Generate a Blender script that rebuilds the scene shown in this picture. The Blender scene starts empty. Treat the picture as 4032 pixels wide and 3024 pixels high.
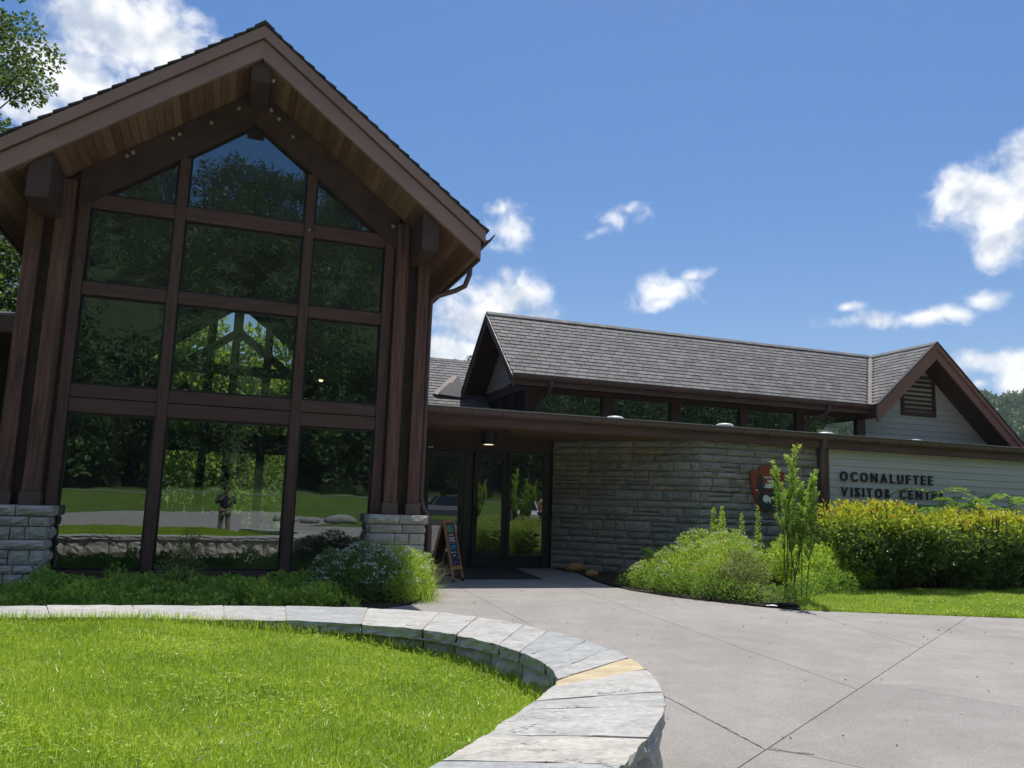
import bpy, math, random
import numpy as np
from mathutils import Matrix, Vector, Euler

random.seed(7)
rng = np.random.default_rng(7)
R = math.radians
scene = bpy.context.scene
COL = scene.collection

# ------------------------------------------------------------------ camera
cam_data = bpy.data.cameras.new('camera')
cam = bpy.data.objects.new('camera', cam_data)
COL.objects.link(cam)
cam_data.sensor_width = 36.0
cam_data.lens = 28.036
cam_data.clip_start = 0.03
cam_data.clip_end = 6000
CAM_H = 1.45
cam.matrix_world = Matrix(((0.94160024, -0.0795648, -0.32719786, 0),
                           (-0.33521269, -0.12925643, -0.93323375, 0),
                           (0.03196013, 0.98841399, -0.14837902, CAM_H),
                           (0, 0, 0, 1)))
scene.camera = cam
scene.render.resolution_x = 1024
scene.render.resolution_y = 768

# ------------------------------------------------------------------ world / sky with clouds
SUN_T = Vector((0.25, 0.40, 1.0)).normalized()      # direction towards the sun
SUN_EL = math.asin(SUN_T.z)
SUN_AZ = math.atan2(SUN_T.x, SUN_T.y)
world = bpy.data.worlds.new('World')
scene.world = world
world.use_nodes = True
wt = world.node_tree
try:
    world.cycles.sampling_method = 'MANUAL'
    world.cycles.sample_map_resolution = 512
except Exception:
    pass
wt.nodes.clear()
def wn(t, **kw):
    n = wt.nodes.new(t)
    for k, v in kw.items():
        setattr(n, k, v)
    return n
def wl(a, b):
    wt.links.new(a, b)
sky = wn('ShaderNodeTexSky', sky_type='NISHITA')
sky.sun_disc = False
sky.sun_elevation = SUN_EL
sky.sun_rotation = SUN_AZ
sky.altitude = 700
sky.air_density = 1.0
sky.dust_density = 0.35
sky.ozone_density = 1.6
hs = wn('ShaderNodeHueSaturation')
hs.inputs['Saturation'].default_value = 1.76; hs.inputs['Hue'].default_value = 0.511
sc_ = wn('ShaderNodeVectorMath', operation='SCALE'); sc_.inputs['Scale'].default_value = 0.105
wl(sky.outputs[0], sc_.inputs[0])
gm = wn('ShaderNodeGamma'); gm.inputs['Gamma'].default_value = 0.62
wl(sc_.outputs[0], gm.inputs['Color'])
wl(gm.outputs[0], hs.inputs['Color'])
bg_sky = wn('ShaderNodeBackground')
bg_sky.inputs['Strength'].default_value = 0.60
wl(hs.outputs[0], bg_sky.inputs['Color'])
tc = wn('ShaderNodeTexCoord')
warp = wn('ShaderNodeTexNoise')
warp.inputs['Scale'].default_value = 7
warp.inputs['Detail'].default_value = 3
wl(tc.outputs['Generated'], warp.inputs['Vector'])
wsub = wn('ShaderNodeVectorMath', operation='SUBTRACT')
wl(warp.outputs['Color'], wsub.inputs[0])
wsub.inputs[1].default_value = (0.5, 0.5, 0.5)
wsc = wn('ShaderNodeVectorMath', operation='SCALE')
wl(wsub.outputs[0], wsc.inputs[0])
wsc.inputs['Scale'].default_value = 0.035
wadd = wn('ShaderNodeVectorMath', operation='ADD')
wl(tc.outputs['Generated'], wadd.inputs[0])
wl(wsc.outputs[0], wadd.inputs[1])
# azimuth, elevation, half width, half height (degrees), density
CLOUDS = [(-9.77, 28.73, 4.5, 3.2, 1.35), (-6.9, 28.5, 2.7, 2.7, 1.25), (-11.98, 25.48, 3.2, 2.5, 1.2), (-13.8, 23.25, 2.6, 1.8, 1.05),
          (18.68, 19.19, 1.9, 2.0, 1.05), (17.65, 20.75, 1.3, 0.75, 0.8),
          (18.74, 14.6, 2.9, 2.0, 1.3), (16.58, 13.06, 2.98, 1.99, 1.35), (20.66, 13.0, 2.0, 1.7, 1.2), (15.16, 10.68, 2.98, 1.33, 1.2), (13.39, 12.58, 1.16, 0.99, 0.7),
          (26.5, 20.4, 3.0, 1.45, 0.74), (27.4, 21.0, 1.6, 0.8, 0.8), (25.5, 19.6, 1.5, 0.9, 0.8),
          (31.0, 15.25, 4.0, 1.9, 0.78), (30.2, 14.5, 2.0, 0.9, 0.85), (32.4, 16.1, 1.8, 0.8, 0.8),
          (51.5, 20.0, 3.0, 2.3, 1.3), (51.8, 16.94, 2.3, 1.6, 1.25), (49.5, 20.07, 1.4, 1.5, 1.1), (53.57, 21.25, 2.44, 1.9, 1.25),
          (44.6, 12.45, 4.6, 1.0, 0.80), (47.76, 12.7, 4.0, 0.9, 0.92), (50.65, 13.38, 1.99, 0.91, 0.95), (42.81, 13.5, 1.5, 0.55, 0.8),
          (50.95, 9.65, 4.0, 0.95, 1.1), (52.11, 8.51, 1.3, 1.0, 1.3), (50.09, 8.22, 0.69, 0.4, 0.9)]
crng = random.Random(5)
for i in range(18):                       # unseen cumulus added over the rest of the sky, enlarged to brighten shade
    az = 70 + (i % 9) * 29 + crng.uniform(-8, 8)
    el = crng.uniform(10, 27) if i < 9 else crng.uniform(30, 60)
    s = crng.uniform(5.0, 9.0) * (1.35 if i >= 9 else 1)
    if i >= 15: az, el = (i - 15) * 120 + 20, crng.uniform(66, 80)
    CLOUDS.append((az, el, s * 1.6, s * 0.9, crng.uniform(0.9, 1.2)))
prev = None
for az, el, rx, ry, k in CLOUDS:
    a, e = R(az), R(el)
    c = Vector((math.sin(a) * math.cos(e), math.cos(a) * math.cos(e), math.sin(e)))
    e1 = Vector((math.cos(a), -math.sin(a), 0))
    e2 = c.cross(e1) * -1
    e2 = e1.cross(c) if e1.cross(c).z > 0 else -e1.cross(c)
    m = Matrix((e1, e2, e1.cross(e2))).transposed()
    mp = wn('ShaderNodeMapping', vector_type='TEXTURE')
    mp.inputs['Location'].default_value = c
    mp.inputs['Rotation'].default_value = m.to_euler('XYZ')
    mp.inputs['Scale'].default_value = (R(rx), R(ry), R(max(rx, ry)))
    wl(wadd.outputs[0], mp.inputs['Vector'])
    ln = wn('ShaderNodeVectorMath', operation='LENGTH')
    wl(mp.outputs[0], ln.inputs[0])
    sb = wn('ShaderNodeMath', operation='SUBTRACT')
    sb.inputs[0].default_value = k
    wl(ln.outputs['Value'], sb.inputs[1])
    if prev is None:
        prev = sb.outputs[0]
    else:
        mx = wn('ShaderNodeMath', operation='SMOOTH_MAX')
        mx.inputs[2].default_value = 0.12
        wl(prev, mx.inputs[0])
        wl(sb.outputs[0], mx.inputs[1])
        prev = mx.outputs[0]
def cloud_noise(offset, scale, detail, rough, dist=0.0):
    ad = wn('ShaderNodeVectorMath', operation='ADD')
    wl(tc.outputs['Generated'], ad.inputs[0])
    ad.inputs[1].default_value = offset
    n = wn('ShaderNodeTexNoise')
    n.inputs['Scale'].default_value = scale
    n.inputs['Detail'].default_value = detail
    n.inputs['Roughness'].default_value = rough
    n.inputs['Distortion'].default_value = dist
    wl(ad.outputs[0], n.inputs['Vector'])
    return n.outputs['Fac']
def wmath(op, a, b, c=None, clamp=False):
    x = wn('ShaderNodeMath', operation=op); x.use_clamp = clamp
    for k_, v_ in enumerate((a, b, c)):
        if v_ is None: continue
        if hasattr(v_, 'links'): wl(v_, x.inputs[k_])
        else: x.inputs[k_].default_value = v_
    return x.outputs[0]
lump = cloud_noise((0, 0, 0), 17, 3, 0.5)
fine = cloud_noise((3.1, 0, 0), 34, 8, 0.62, 0.35)
nz = wmath('ADD', wmath('MULTIPLY_ADD', lump, 1.5, -0.75), wmath('MULTIPLY_ADD', fine, 1.7, -0.83))
dens_o = wmath('ADD', prev, nz)
alpha = wn('ShaderNodeMapRange', interpolation_type='SMOOTHSTEP')
alpha.inputs['From Min'].default_value = 0.0
alpha.inputs['From Max'].default_value = 1.0
wl(dens_o, alpha.inputs['Value'])
lump2 = cloud_noise(tuple(SUN_T * 0.03), 17, 3, 0.5)
fine2 = cloud_noise(tuple(SUN_T * 0.012 + Vector((3.1, 0, 0))), 34, 8, 0.62, 0.35)
relief = wmath('ADD', wmath('MULTIPLY', wmath('SUBTRACT', lump, lump2), 3.4), wmath('MULTIPLY', wmath('SUBTRACT', fine, fine2), 1.6))
sh_o = wmath('ADD', wmath('MULTIPLY_ADD', dens_o, -0.42, 1.02), relief, clamp=True)
cmix = wn('ShaderNodeMix', data_type='RGBA')
cmix.inputs['A'].default_value = (0.52, 0.59, 0.70, 1)
cmix.inputs['B'].default_value = (1.0, 1.0, 1.0, 1)
wl(sh_o, cmix.inputs['Factor'])
bg_cloud = wn('ShaderNodeBackground')
bg_cloud.inputs['Strength'].default_value = 0.74
wl(cmix.outputs['Result'], bg_cloud.inputs['Color'])
mixbg = wn('ShaderNodeMixShader')
wl(alpha.outputs[0], mixbg.inputs[0]); wl(bg_sky.outputs[0], mixbg.inputs[1]); wl(bg_cloud.outputs[0], mixbg.inputs[2])
wout = wn('ShaderNodeOutputWorld')
wl(mixbg.outputs[0], wout.inputs[0])

# ------------------------------------------------------------------ sun, exposure
sun_data = bpy.data.lights.new('sun', 'SUN')
sun_data.energy = 3.55
sun_data.angle = R(0.53)
sun_data.color = (1.0, 0.955, 0.88)
sun = bpy.data.objects.new('sun', sun_data)
sun.rotation_euler = SUN_T.to_track_quat('Z', 'Y').to_euler()
sun.location = (10, 20, 60)
COL.objects.link(sun)
scene.view_settings.view_transform = 'Standard'
scene.view_settings.look = 'None'
scene.view_settings.gamma = 1.0
scene.view_settings.exposure = 0.6
scene.view_settings.use_curve_mapping = False
try:
    scene.cycles.max_bounces = 7
    scene.cycles.diffuse_bounces = 3
    scene.cycles.glossy_bounces = 3
    scene.cycles.volume_bounces = 0
    scene.cycles.transparent_max_bounces = 10
except Exception:
    pass

# ------------------------------------------------------------------ helpers
def tag(o, label=None, cat=None, group=None, kind=None):
    if label: o['label'] = label
    if cat: o['category'] = cat
    if group: o['group'] = group
    if kind: o['kind'] = kind
    return o

def empty(name, loc=(0, 0, 0), rz=0.0, parent=None):
    o = bpy.data.objects.new(name, None)
    o.empty_display_size = 0.2
    COL.objects.link(o)
    o.location = loc
    o.rotation_euler = (0, 0, rz)
    o.parent = parent
    return o

ABS = {}
def base_empty(name, loc):
    """an Empty standing at a thing's base whose parts are given in world coordinates"""
    o = empty(name, loc)
    ABS[o.name] = Matrix.Translation(-Vector(loc))
    return o
def set_parent(o, parent):
    o.parent = parent
    if parent is not None and parent.name in ABS:
        o.matrix_parent_inverse = ABS[parent.name]

def link(name, me, mat=None, parent=None, loc=None, rot=None, scale=None):
    o = bpy.data.objects.new(name, me)
    COL.objects.link(o)
    if mat is not None and not me.materials:
        me.materials.append(mat)
    set_parent(o, parent)
    if loc is not None: o.location = loc
    if rot is not None: o.rotation_euler = rot
    if scale is not None: o.scale = scale
    return o

class MB:
    """collects polygons; build() links them as one mesh object"""
    def __init__(self):
        self.v = []; self.f = []; self.m = []; self.cur = 0
    def add(self, vs, fs):
        b = len(self.v)
        self.v.extend([tuple(p) for p in vs])
        for f in fs:
            self.f.append(tuple(b + i for i in f)); self.m.append(self.cur)
        return self
    def box(self, x0, x1, y0, y1, z0, z1):
        v = [(x0, y0, z0), (x1, y0, z0), (x1, y1, z0), (x0, y1, z0), (x0, y0, z1), (x1, y0, z1), (x1, y1, z1), (x0, y1, z1)]
        return self.add(v, [(0, 3, 2, 1), (4, 5, 6, 7), (0, 1, 5, 4), (1, 2, 6, 5), (2, 3, 7, 6), (3, 0, 4, 7)])
    def prism_y(self, poly, y0, y1):
        """poly of (x, z) counter-clockwise seen from -Y, extruded along Y"""
        n = len(poly)
        v = [(x, y0, z) for x, z in poly] + [(x, y1, z) for x, z in poly]
        f = [tuple(range(n)), tuple(range(2 * n - 1, n - 1, -1))]
        for i in range(n):
            j = (i + 1) % n
            f.append((i, i + n, j + n, j))
        return self.add(v, f)
    def prism_x(self, poly, x0, x1):
        n = len(poly)
        v = [(x0, y, z) for y, z in poly] + [(x1, y, z) for y, z in poly]
        f = [tuple(range(n - 1, -1, -1)), tuple(range(n, 2 * n))]
        for i in range(n):
            j = (i + 1) % n
            f.append((i, j, j + n, i + n))
        return self.add(v, f)
    def prism_z(self, poly, z0, z1):
        n = len(poly)
        v = [(x, y, z0) for x, y in poly] + [(x, y, z1) for x, y in poly]
        f = [tuple(range(n - 1, -1, -1)), tuple(range(n, 2 * n))]
        for i in range(n):
            j = (i + 1) % n
            f.append((i, j, j + n, i + n))
        return self.add(v, f)
    def bar(self, p, q, w, h, up=(0, 0, 1)):
        p, q, up = Vector(p), Vector(q), Vector(up)
        d = (q - p).normalized()
        s = d.cross(up)
        if s.length < 1e-5: s = d.cross(Vector((0, 1, 0)))
        s.normalize(); u = s.cross(d)
        v = []
        for c in (p, q):
            for a, b in ((-1, -1), (1, -1), (1, 1), (-1, 1)):
                v.append(c + s * (a * w / 2) + u * (b * h / 2))
        return self.add(v, [(0, 1, 2, 3), (7, 6, 5, 4), (0, 4, 5, 1), (1, 5, 6, 2), (2, 6, 7, 3), (3, 7, 4, 0)])
    def tube(self, pts, r, n=8, caps=True):
        pts = [Vector(p) for p in pts]
        rs = r if hasattr(r, '__len__') else [r] * len(pts)
        v = []; prev_s = None
        for i, p in enumerate(pts):
            d = (pts[min(i + 1, len(pts) - 1)] - pts[max(i - 1, 0)]).normalized()
            s = d.cross(Vector((0, 0, 1))) if prev_s is None else prev_s - d * prev_s.dot(d)
            if s.length < 1e-3: s = d.cross(Vector((0, 1, 0)))
            s.normalize(); prev_s = s
            u = s.cross(d)
            for k in range(n):
                a = 2 * math.pi * k / n
                v.append(p + (s * math.cos(a) + u * math.sin(a)) * rs[i])
        f = []
        for i in range(len(pts) - 1):
            for k in range(n):
                k2 = (k + 1) % n
                f.append((i * n + k, i * n + k2, (i + 1) * n + k2, (i + 1) * n + k))
        if caps:
            f.append(tuple(range(n - 1, -1, -1)))
            f.append(tuple(range((len(pts) - 1) * n, len(pts) * n)))
        return self.add(v, f)
    def lathe(self, c, prof, n=16):
        """prof: list of (r, z) about the vertical axis at c"""
        v = []
        for r, z in prof:
            for k in range(n):
                a = 2 * math.pi * k / n
                v.append((c[0] + r * math.cos(a), c[1] + r * math.sin(a), c[2] + z))
        f = []
        for i in range(len(prof) - 1):
            for k in range(n):
                k2 = (k + 1) % n
                f.append((i * n + k, i * n + k2, (i + 1) * n + k2, (i + 1) * n + k))
        f.append(tuple(range(n - 1, -1, -1)))
        f.append(tuple(range((len(prof) - 1) * n, len(prof) * n)))
        return self.add(v, f)
    def mesh(self, name, mats, smooth=False):
        me = bpy.data.meshes.new(name)
        me.from_pydata(self.v, [], self.f)
        if not isinstance(mats, (list, tuple)): mats = [mats]
        for m in mats: me.materials.append(m)
        if len(mats) > 1:
            me.polygons.foreach_set('material_index', self.m)
        if smooth:
            me.polygons.foreach_set('use_smooth', [True] * len(me.polygons))
        me.update()
        return me
    def build(self, name, mats, parent=None, smooth=False, bevel=0.0):
        o = bpy.data.objects.new(name, self.mesh(name, mats, smooth))
        COL.objects.link(o)
        set_parent(o, parent)
        if bevel:
            b = o.modifiers.new('bevel', 'BEVEL')
            b.width = bevel; b.segments = 1; b.limit_method = 'ANGLE'
        return o

def fast_mesh(name, verts, polys_flat, sizes, mat, rnd=None, smooth=False):
    """verts (n,3) array, flat vertex index array, polygon sizes array; rnd: point float attribute"""
    me = bpy.data.meshes.new(name)
    verts = np.asarray(verts, dtype=np.float32)
    polys_flat = np.asarray(polys_flat, dtype=np.int32)
    sizes = np.asarray(sizes, dtype=np.int32)
    me.vertices.add(len(verts))
    me.vertices.foreach_set('co', verts.ravel())
    me.loops.add(len(polys_flat))
    me.loops.foreach_set('vertex_index', polys_flat)
    me.polygons.add(len(sizes))
    starts = np.concatenate(([0], np.cumsum(sizes)[:-1])).astype(np.int32)
    me.polygons.foreach_set('loop_start', starts)
    try:
        me.polygons.foreach_set('loop_total', sizes)
    except Exception:
        pass
    if rnd is not None:
        at = me.attributes.new('rnd', 'FLOAT', 'POINT')
        at.data.foreach_set('value', np.asarray(rnd, dtype=np.float32))
    me.materials.append(mat)
    me.update(calc_edges=True)
    me.polygons.foreach_set('use_smooth', np.full(len(sizes), bool(smooth)))
    return me

def unit(a):
    return a / np.maximum(np.linalg.norm(a, axis=1, keepdims=True), 1e-9)

def leaf_arrays(P, dirs, length, width, fold=0.25, droop=0.0):
    """one leaf = 4 points, 2 triangles folded along the midrib"""
    n = len(P)
    length = np.broadcast_to(np.asarray(length, dtype=float), (n,))[:, None]
    width = np.broadcast_to(np.asarray(width, dtype=float), (n,))[:, None]
    dirs = unit(dirs)
    ref = rng.normal(size=(n, 3)) * 0.7 + np.array([0, 0, 1.0])
    side = unit(np.cross(dirs, ref))
    up = np.cross(side, dirs)
    mid = P + dirs * length * 0.5
    a = P
    b = mid + side * width * 0.5 + up * width * fold
    c = P + dirs * length - np.array([0, 0, 1.0]) * length * droop
    d = mid - side * width * 0.5 + up * width * fold
    V = np.stack([a, b, c, d], axis=1).reshape(-1, 3)
    i = np.arange(n)[:, None] * 4
    F = np.concatenate([i + np.array([[0, 1, 2]]), i + np.array([[0, 2, 3]])], axis=1).ravel()
    return V, F, np.full(2 * n, 3)

def leaves_mesh(name, P, dirs, length, width, mat, rnd=None, **kw):
    V, F, S = leaf_arrays(P, dirs, length, width, **kw)
    if rnd is None: rnd = rng.random(len(P))
    return fast_mesh(name, V, F, S, mat, np.repeat(rnd, 4))

def blade_arrays(P, h, w, lean, lean_dir, taper=0.6):
    """grass blade = 5 points, 3 polygons"""
    n = len(P)
    h = h[:, None]; w = np.broadcast_to(np.asarray(w, dtype=float), (n,))[:, None]
    lean = lean[:, None]
    L = np.stack([np.cos(lean_dir), np.sin(lean_dir), np.zeros(n)], axis=1)
    ang = lean_dir + np.pi / 2 + rng.normal(size=n) * 0.6
    Sd = np.stack([np.cos(ang), np.sin(ang), np.zeros(n)], axis=1)
    Z = np.array([0, 0, 1.0])
    m = P + Z * h * 0.55 + L * h * lean * 0.28
    t = P + Z * h * np.maximum(0.2, 1 - 0.35 * lean) + L * h * lean
    V = np.stack([P - Sd * w / 2, P + Sd * w / 2, m + Sd * w * taper / 2 * 1.2, m - Sd * w * taper / 2 * 1.2, t], axis=1).reshape(-1, 3)
    i = np.arange(n)[:, None] * 5
    F = np.concatenate([i + np.array([[0, 1, 2, 3]]), i + np.array([[3, 2, 4]])], axis=1).ravel()
    S = np.tile([4, 3], n)
    return V, F, S

def blades_mesh(name, P, h, w, lean, lean_dir, mat, rnd=None):
    V, F, S = blade_arrays(P, h, w, lean, lean_dir)
    if rnd is None: rnd = rng.random(len(P))
    return fast_mesh(name, V, F, S, mat, np.repeat(rnd, 5))

def in_poly(X, Y, poly):
    inside = np.zeros(len(X), dtype=bool)
    n = len(poly)
    for i in range(n):
        x1, y1 = poly[i]; x2, y2 = poly[(i + 1) % n]
        c = ((y1 > Y) != (y2 > Y))
        xi = (x2 - x1) * (Y - y1) / ((y2 - y1) if abs(y2 - y1) > 1e-9 else 1e-9) + x1
        inside ^= c & (X < xi)
    return inside
# ------------------------------------------------------------------ materials
class NT:
    def __init__(self, name):
        self.m = bpy.data.materials.new(name)
        self.m.use_nodes = True
        self.t = self.m.node_tree
        self.t.nodes.clear()
        self.out = self.n('ShaderNodeOutputMaterial')
    def n(self, t, **kw):
        x = self.t.nodes.new(t)
        for k, v in kw.items(): setattr(x, k, v)
        return x
    def l(self, a, b): self.t.links.new(a, b)
    def ramp(self, fac, stops, interp='LINEAR'):
        r = self.n('ShaderNodeValToRGB')
        r.color_ramp.interpolation = interp
        el = r.color_ramp.elements
        while len(el) > 1: el.remove(el[-1])
        el[0].position = stops[0][0]; el[0].color = (*stops[0][1], 1)
        for p, c in stops[1:]:
            e = el.new(p); e.color = (*c, 1)
        self.l(fac, r.inputs[0])
        return r.outputs[0]
    def coords(self, stretch=(1, 1, 1), objrand=True):
        tc = self.n('ShaderNodeTexCoord')
        mp = self.n('ShaderNodeMapping')
        mp.inputs['Scale'].default_value = stretch
        self.l(tc.outputs['Object'], mp.inputs['Vector'])
        if objrand:
            oi = self.n('ShaderNodeObjectInfo')
            self.oi = oi
            mu = self.n('ShaderNodeMath', operation='MULTIPLY'); mu.inputs[1].default_value = 53.0
            self.l(oi.outputs['Random'], mu.inputs[0])
            ad = self.n('ShaderNodeVectorMath', operation='ADD')
            self.l(mp.outputs[0], ad.inputs[0]); self.l(mu.outputs[0], ad.inputs[1])
            return ad.outputs[0]
        return mp.outputs[0]
    def noise(self, vec, scale, detail=4, rough=0.55, dist=0.0):
        x = self.n('ShaderNodeTexNoise')
        x.inputs['Scale'].default_value = scale
        x.inputs['Detail'].default_value = detail
        x.inputs['Roughness'].default_value = rough
        x.inputs['Distortion'].default_value = dist
        self.l(vec, x.inputs['Vector'])
        return x.outputs['Fac']
    def math(self, op, a, b=None, c=None, clamp=False):
        x = self.n('ShaderNodeMath', operation=op)
        x.use_clamp = clamp
        for i, v in enumerate((a, b, c)):
            if v is None: continue
            if hasattr(v, 'links'): self.l(v, x.inputs[i])
            else: x.inputs[i].default_value = v
        return x.outputs[0]
    def mix(self, fac, a, b, blend='MIX'):
        x = self.n('ShaderNodeMix', data_type='RGBA', blend_type=blend)
        for s, v in (('Factor', fac), ('A', a), ('B', b)):
            i = x.inputs[s] if s != 'Factor' else x.inputs[0]
            if s in ('A', 'B'):
                i = [q for q in x.inputs if q.name == s and q.type == 'RGBA'][0]
            if hasattr(v, 'links'): self.l(v, i)
            else: i.default_value = (*v, 1) if hasattr(v, '__len__') else v
        return [q for q in x.outputs if q.type == 'RGBA'][0]
    def bump(self, h, strength=0.3, dist=0.01):
        b = self.n('ShaderNodeBump')
        b.inputs['Strength'].default_value = strength
        b.inputs['Distance'].default_value = dist
        self.l(h, b.inputs['Height'])
        return b.outputs[0]
    def pbsdf(self, color, rough=0.7, normal=None, metallic=0.0, spec=0.35):
        p = self.n('ShaderNodeBsdfPrincipled')
        if hasattr(color, 'links'): self.l(color, p.inputs['Base Color'])
        else: p.inputs['Base Color'].default_value = (*color, 1)
        if hasattr(rough, 'links'): self.l(rough, p.inputs['Roughness'])
        else: p.inputs['Roughness'].default_value = rough
        p.inputs['Metallic'].default_value = metallic
        p.inputs['Specular IOR Level'].default_value = spec
        if normal is not None: self.l(normal, p.inputs['Normal'])
        self.l(p.outputs[0], self.out.inputs[0])
        return p

def pmat(name, c1, c2, scale=6, detail=5, rough=0.7, bump=0.2, bdist=0.005, bscale=None, stretch=(1, 1, 1), objvar=0.0, metallic=0.0, spec=0.3, lo=0.3, hi=0.7):
    t = NT(name)
    v = t.coords(stretch)
    f = t.noise(v, scale, detail)
    col = t.ramp(f, [(lo, c1), (hi, c2)])
    if objvar:
        hv = t.n('ShaderNodeHueSaturation')
        t.l(col, hv.inputs['Color'])
        mr = t.n('ShaderNodeMapRange')
        mr.inputs['To Min'].default_value = 1 - objvar; mr.inputs['To Max'].default_value = 1 + objvar
        t.l(t.oi.outputs['Random'], mr.inputs['Value'])
        t.l(mr.outputs[0], hv.inputs['Value'])
        col = hv.outputs[0]
    nb = t.bump(t.noise(v, bscale or scale * 4, 6), bump, bdist) if bump else None
    t.pbsdf(col, rough, nb, metallic, spec)
    return t.m

def leafmat(name, stops, trans=0.35, rough=0.5, spec=0.3, trans_tint=(1.0, 1.0, 0.45), rnd_attr=True, patch=0.0, patch_scale=0.5):
    """foliage: diffuse/gloss plus light through the blade"""
    t = NT(name)
    at = t.n('ShaderNodeAttribute'); at.attribute_name = 'rnd'
    fac = at.outputs['Fac']
    if patch:
        v = t.coords((1, 1, 1), objrand=False)
        pn = t.noise(v, patch_scale, 3)
        fac = t.math('ADD', t.math('MULTIPLY', fac, 1 - patch), t.math('MULTIPLY_ADD', pn, patch * 2.4, -patch * 0.7), clamp=True)
    col = t.ramp(fac, stops)
    p = t.n('ShaderNodeBsdfPrincipled')
    t.l(col, p.inputs['Base Color'])
    p.inputs['Roughness'].default_value = rough
    p.inputs['Specular IOR Level'].default_value = spec
    tr = t.n('ShaderNodeBsdfTranslucent')
    tint = t.mix(1.0, col, trans_tint, 'MULTIPLY')
    br = t.n('ShaderNodeBrightContrast'); br.inputs['Bright'].default_value = 0.03
    t.l(tint, br.inputs[0])
    t.l(br.outputs[0], tr.inputs['Color'])
    ms = t.n('ShaderNodeMixShader'); ms.inputs[0].default_value = trans
    t.l(p.outputs[0], ms.inputs[1]); t.l(tr.outputs[0], ms.inputs[2])
    t.l(ms.outputs[0], t.out.inputs[0])
    return t.m

def glassmat(name, tint=(0.42, 0.47, 0.43), refl=0.20, gtint=(0.86, 0.95, 0.96), wave=0.35):
    t = NT(name)
    v = t.coords((1, 1, 1))
    nb = t.bump(t.noise(v, 0.9, 2), wave, 0.003)
    tr = t.n('ShaderNodeBsdfTransparent'); tr.inputs[0].default_value = (*tint, 1)
    gl = t.n('ShaderNodeBsdfGlossy'); gl.inputs['Roughness'].default_value = 0.0
    gl.inputs['Color'].default_value = (*gtint, 1)
    t.l(nb, gl.inputs['Normal'])
    fr = t.n('ShaderNodeFresnel'); fr.inputs['IOR'].default_value = 1.5
    fac = t.math('ADD', t.math('MULTIPLY', fr.outputs[0], 0.9), refl - 0.04, clamp=True)
    ms = t.n('ShaderNodeMixShader')
    t.l(fac, ms.inputs[0]); t.l(tr.outputs[0], ms.inputs[1]); t.l(gl.outputs[0], ms.inputs[2])
    t.l(ms.outputs[0], t.out.inputs[0])
    return t.m

def emat(name, color, strength):
    t = NT(name)
    e = t.n('ShaderNodeEmission'); e.inputs[0].default_value = (*color, 1); e.inputs[1].default_value = strength
    t.l(e.outputs[0], t.out.inputs[0])
    return t.m

M = {}
M['timber'] = pmat('stained_timber', (0.078, 0.044, 0.035), (0.138, 0.078, 0.060), 3, 6, 0.62, 0.3, 0.004, 12, (6, 6, 0.7), 0.10)
M['timber_h'] = pmat('stained_beam', (0.082, 0.047, 0.038), (0.130, 0.074, 0.058), 3, 6, 0.62, 0.25, 0.003, 12, (0.7, 6, 6), 0.08)
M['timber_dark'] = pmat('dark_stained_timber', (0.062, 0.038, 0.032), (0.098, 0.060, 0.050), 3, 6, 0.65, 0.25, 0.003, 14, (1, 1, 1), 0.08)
M['post'] = pmat('weathered_post_timber', (0.070, 0.036, 0.028), (0.210, 0.108, 0.077), 2.2, 7, 0.66, 0.45, 0.005, 10, (9, 9, 0.55), 0.06, lo=0.33, hi=0.72)
M['rake'] = pmat('painted_rake_board', (0.275, 0.175, 0.148), (0.345, 0.225, 0.190), 1.2, 5, 0.55, 0.1, 0.002, 20, (1, 1, 1), 0.04)
M['rake_red'] = pmat('red_brown_rake_board', (0.255, 0.125, 0.095), (0.32, 0.160, 0.120), 1.2, 5, 0.55, 0.1, 0.002, 20, (1, 1, 1), 0.04)
M['rake_dark'] = pmat('dark_brown_rake_board', (0.110, 0.072, 0.060), (0.150, 0.098, 0.082), 1.2, 5, 0.55, 0.1, 0.002, 20)
M['brown_metal'] = pmat('brown_gutter_metal', (0.085, 0.055, 0.048), (0.120, 0.078, 0.067), 2, 4, 0.42, 0.06, 0.002, 10, (1, 1, 1), 0.05, spec=0.5)
M['bright_metal'] = pmat('pale_flashing_metal', (0.45, 0.44, 0.43), (0.55, 0.53, 0.51), 3, 4, 0.35, 0.05, 0.002, metallic=0.6)
M['copper_flash'] = pmat('pale_valley_flashing', (0.20, 0.165, 0.145), (0.27, 0.225, 0.195), 2, 5, 0.75, 0.1, 0.002)
M['black_metal'] = pmat('black_window_metal', (0.010, 0.011, 0.012), (0.018, 0.019, 0.021), 3, 3, 0.4, 0.0, spec=0.5)
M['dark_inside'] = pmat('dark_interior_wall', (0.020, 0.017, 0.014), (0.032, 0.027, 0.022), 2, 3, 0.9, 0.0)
M['inside_floor'] = pmat('interior_floor', (0.06, 0.05, 0.04), (0.10, 0.085, 0.07), 2, 3, 0.5, 0.0)
M['inside_wood'] = pmat('interior_pine_ceiling', (0.20, 0.12, 0.055), (0.30, 0.19, 0.09), 3, 5, 0.6, 0.15, 0.003, 12, (8, 0.8, 8), 0.12)
M['inside_beam'] = pmat('interior_timber_beam', (0.10, 0.075, 0.035), (0.17, 0.125, 0.06), 3, 5, 0.6, 0.15, 0.003, 12)
M['siding'] = pmat('grey_green_siding', (0.455, 0.455, 0.405), (0.525, 0.525, 0.47), 1.5, 5, 0.55, 0.12, 0.002, 25, (0.6, 1, 4), 0.03)
M['white_siding'] = M['siding']
M['concrete_ledge'] = pmat('concrete_ledge', (0.30, 0.29, 0.27), (0.42, 0.40, 0.37), 8, 6, 0.85, 0.3, 0.004)
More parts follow.
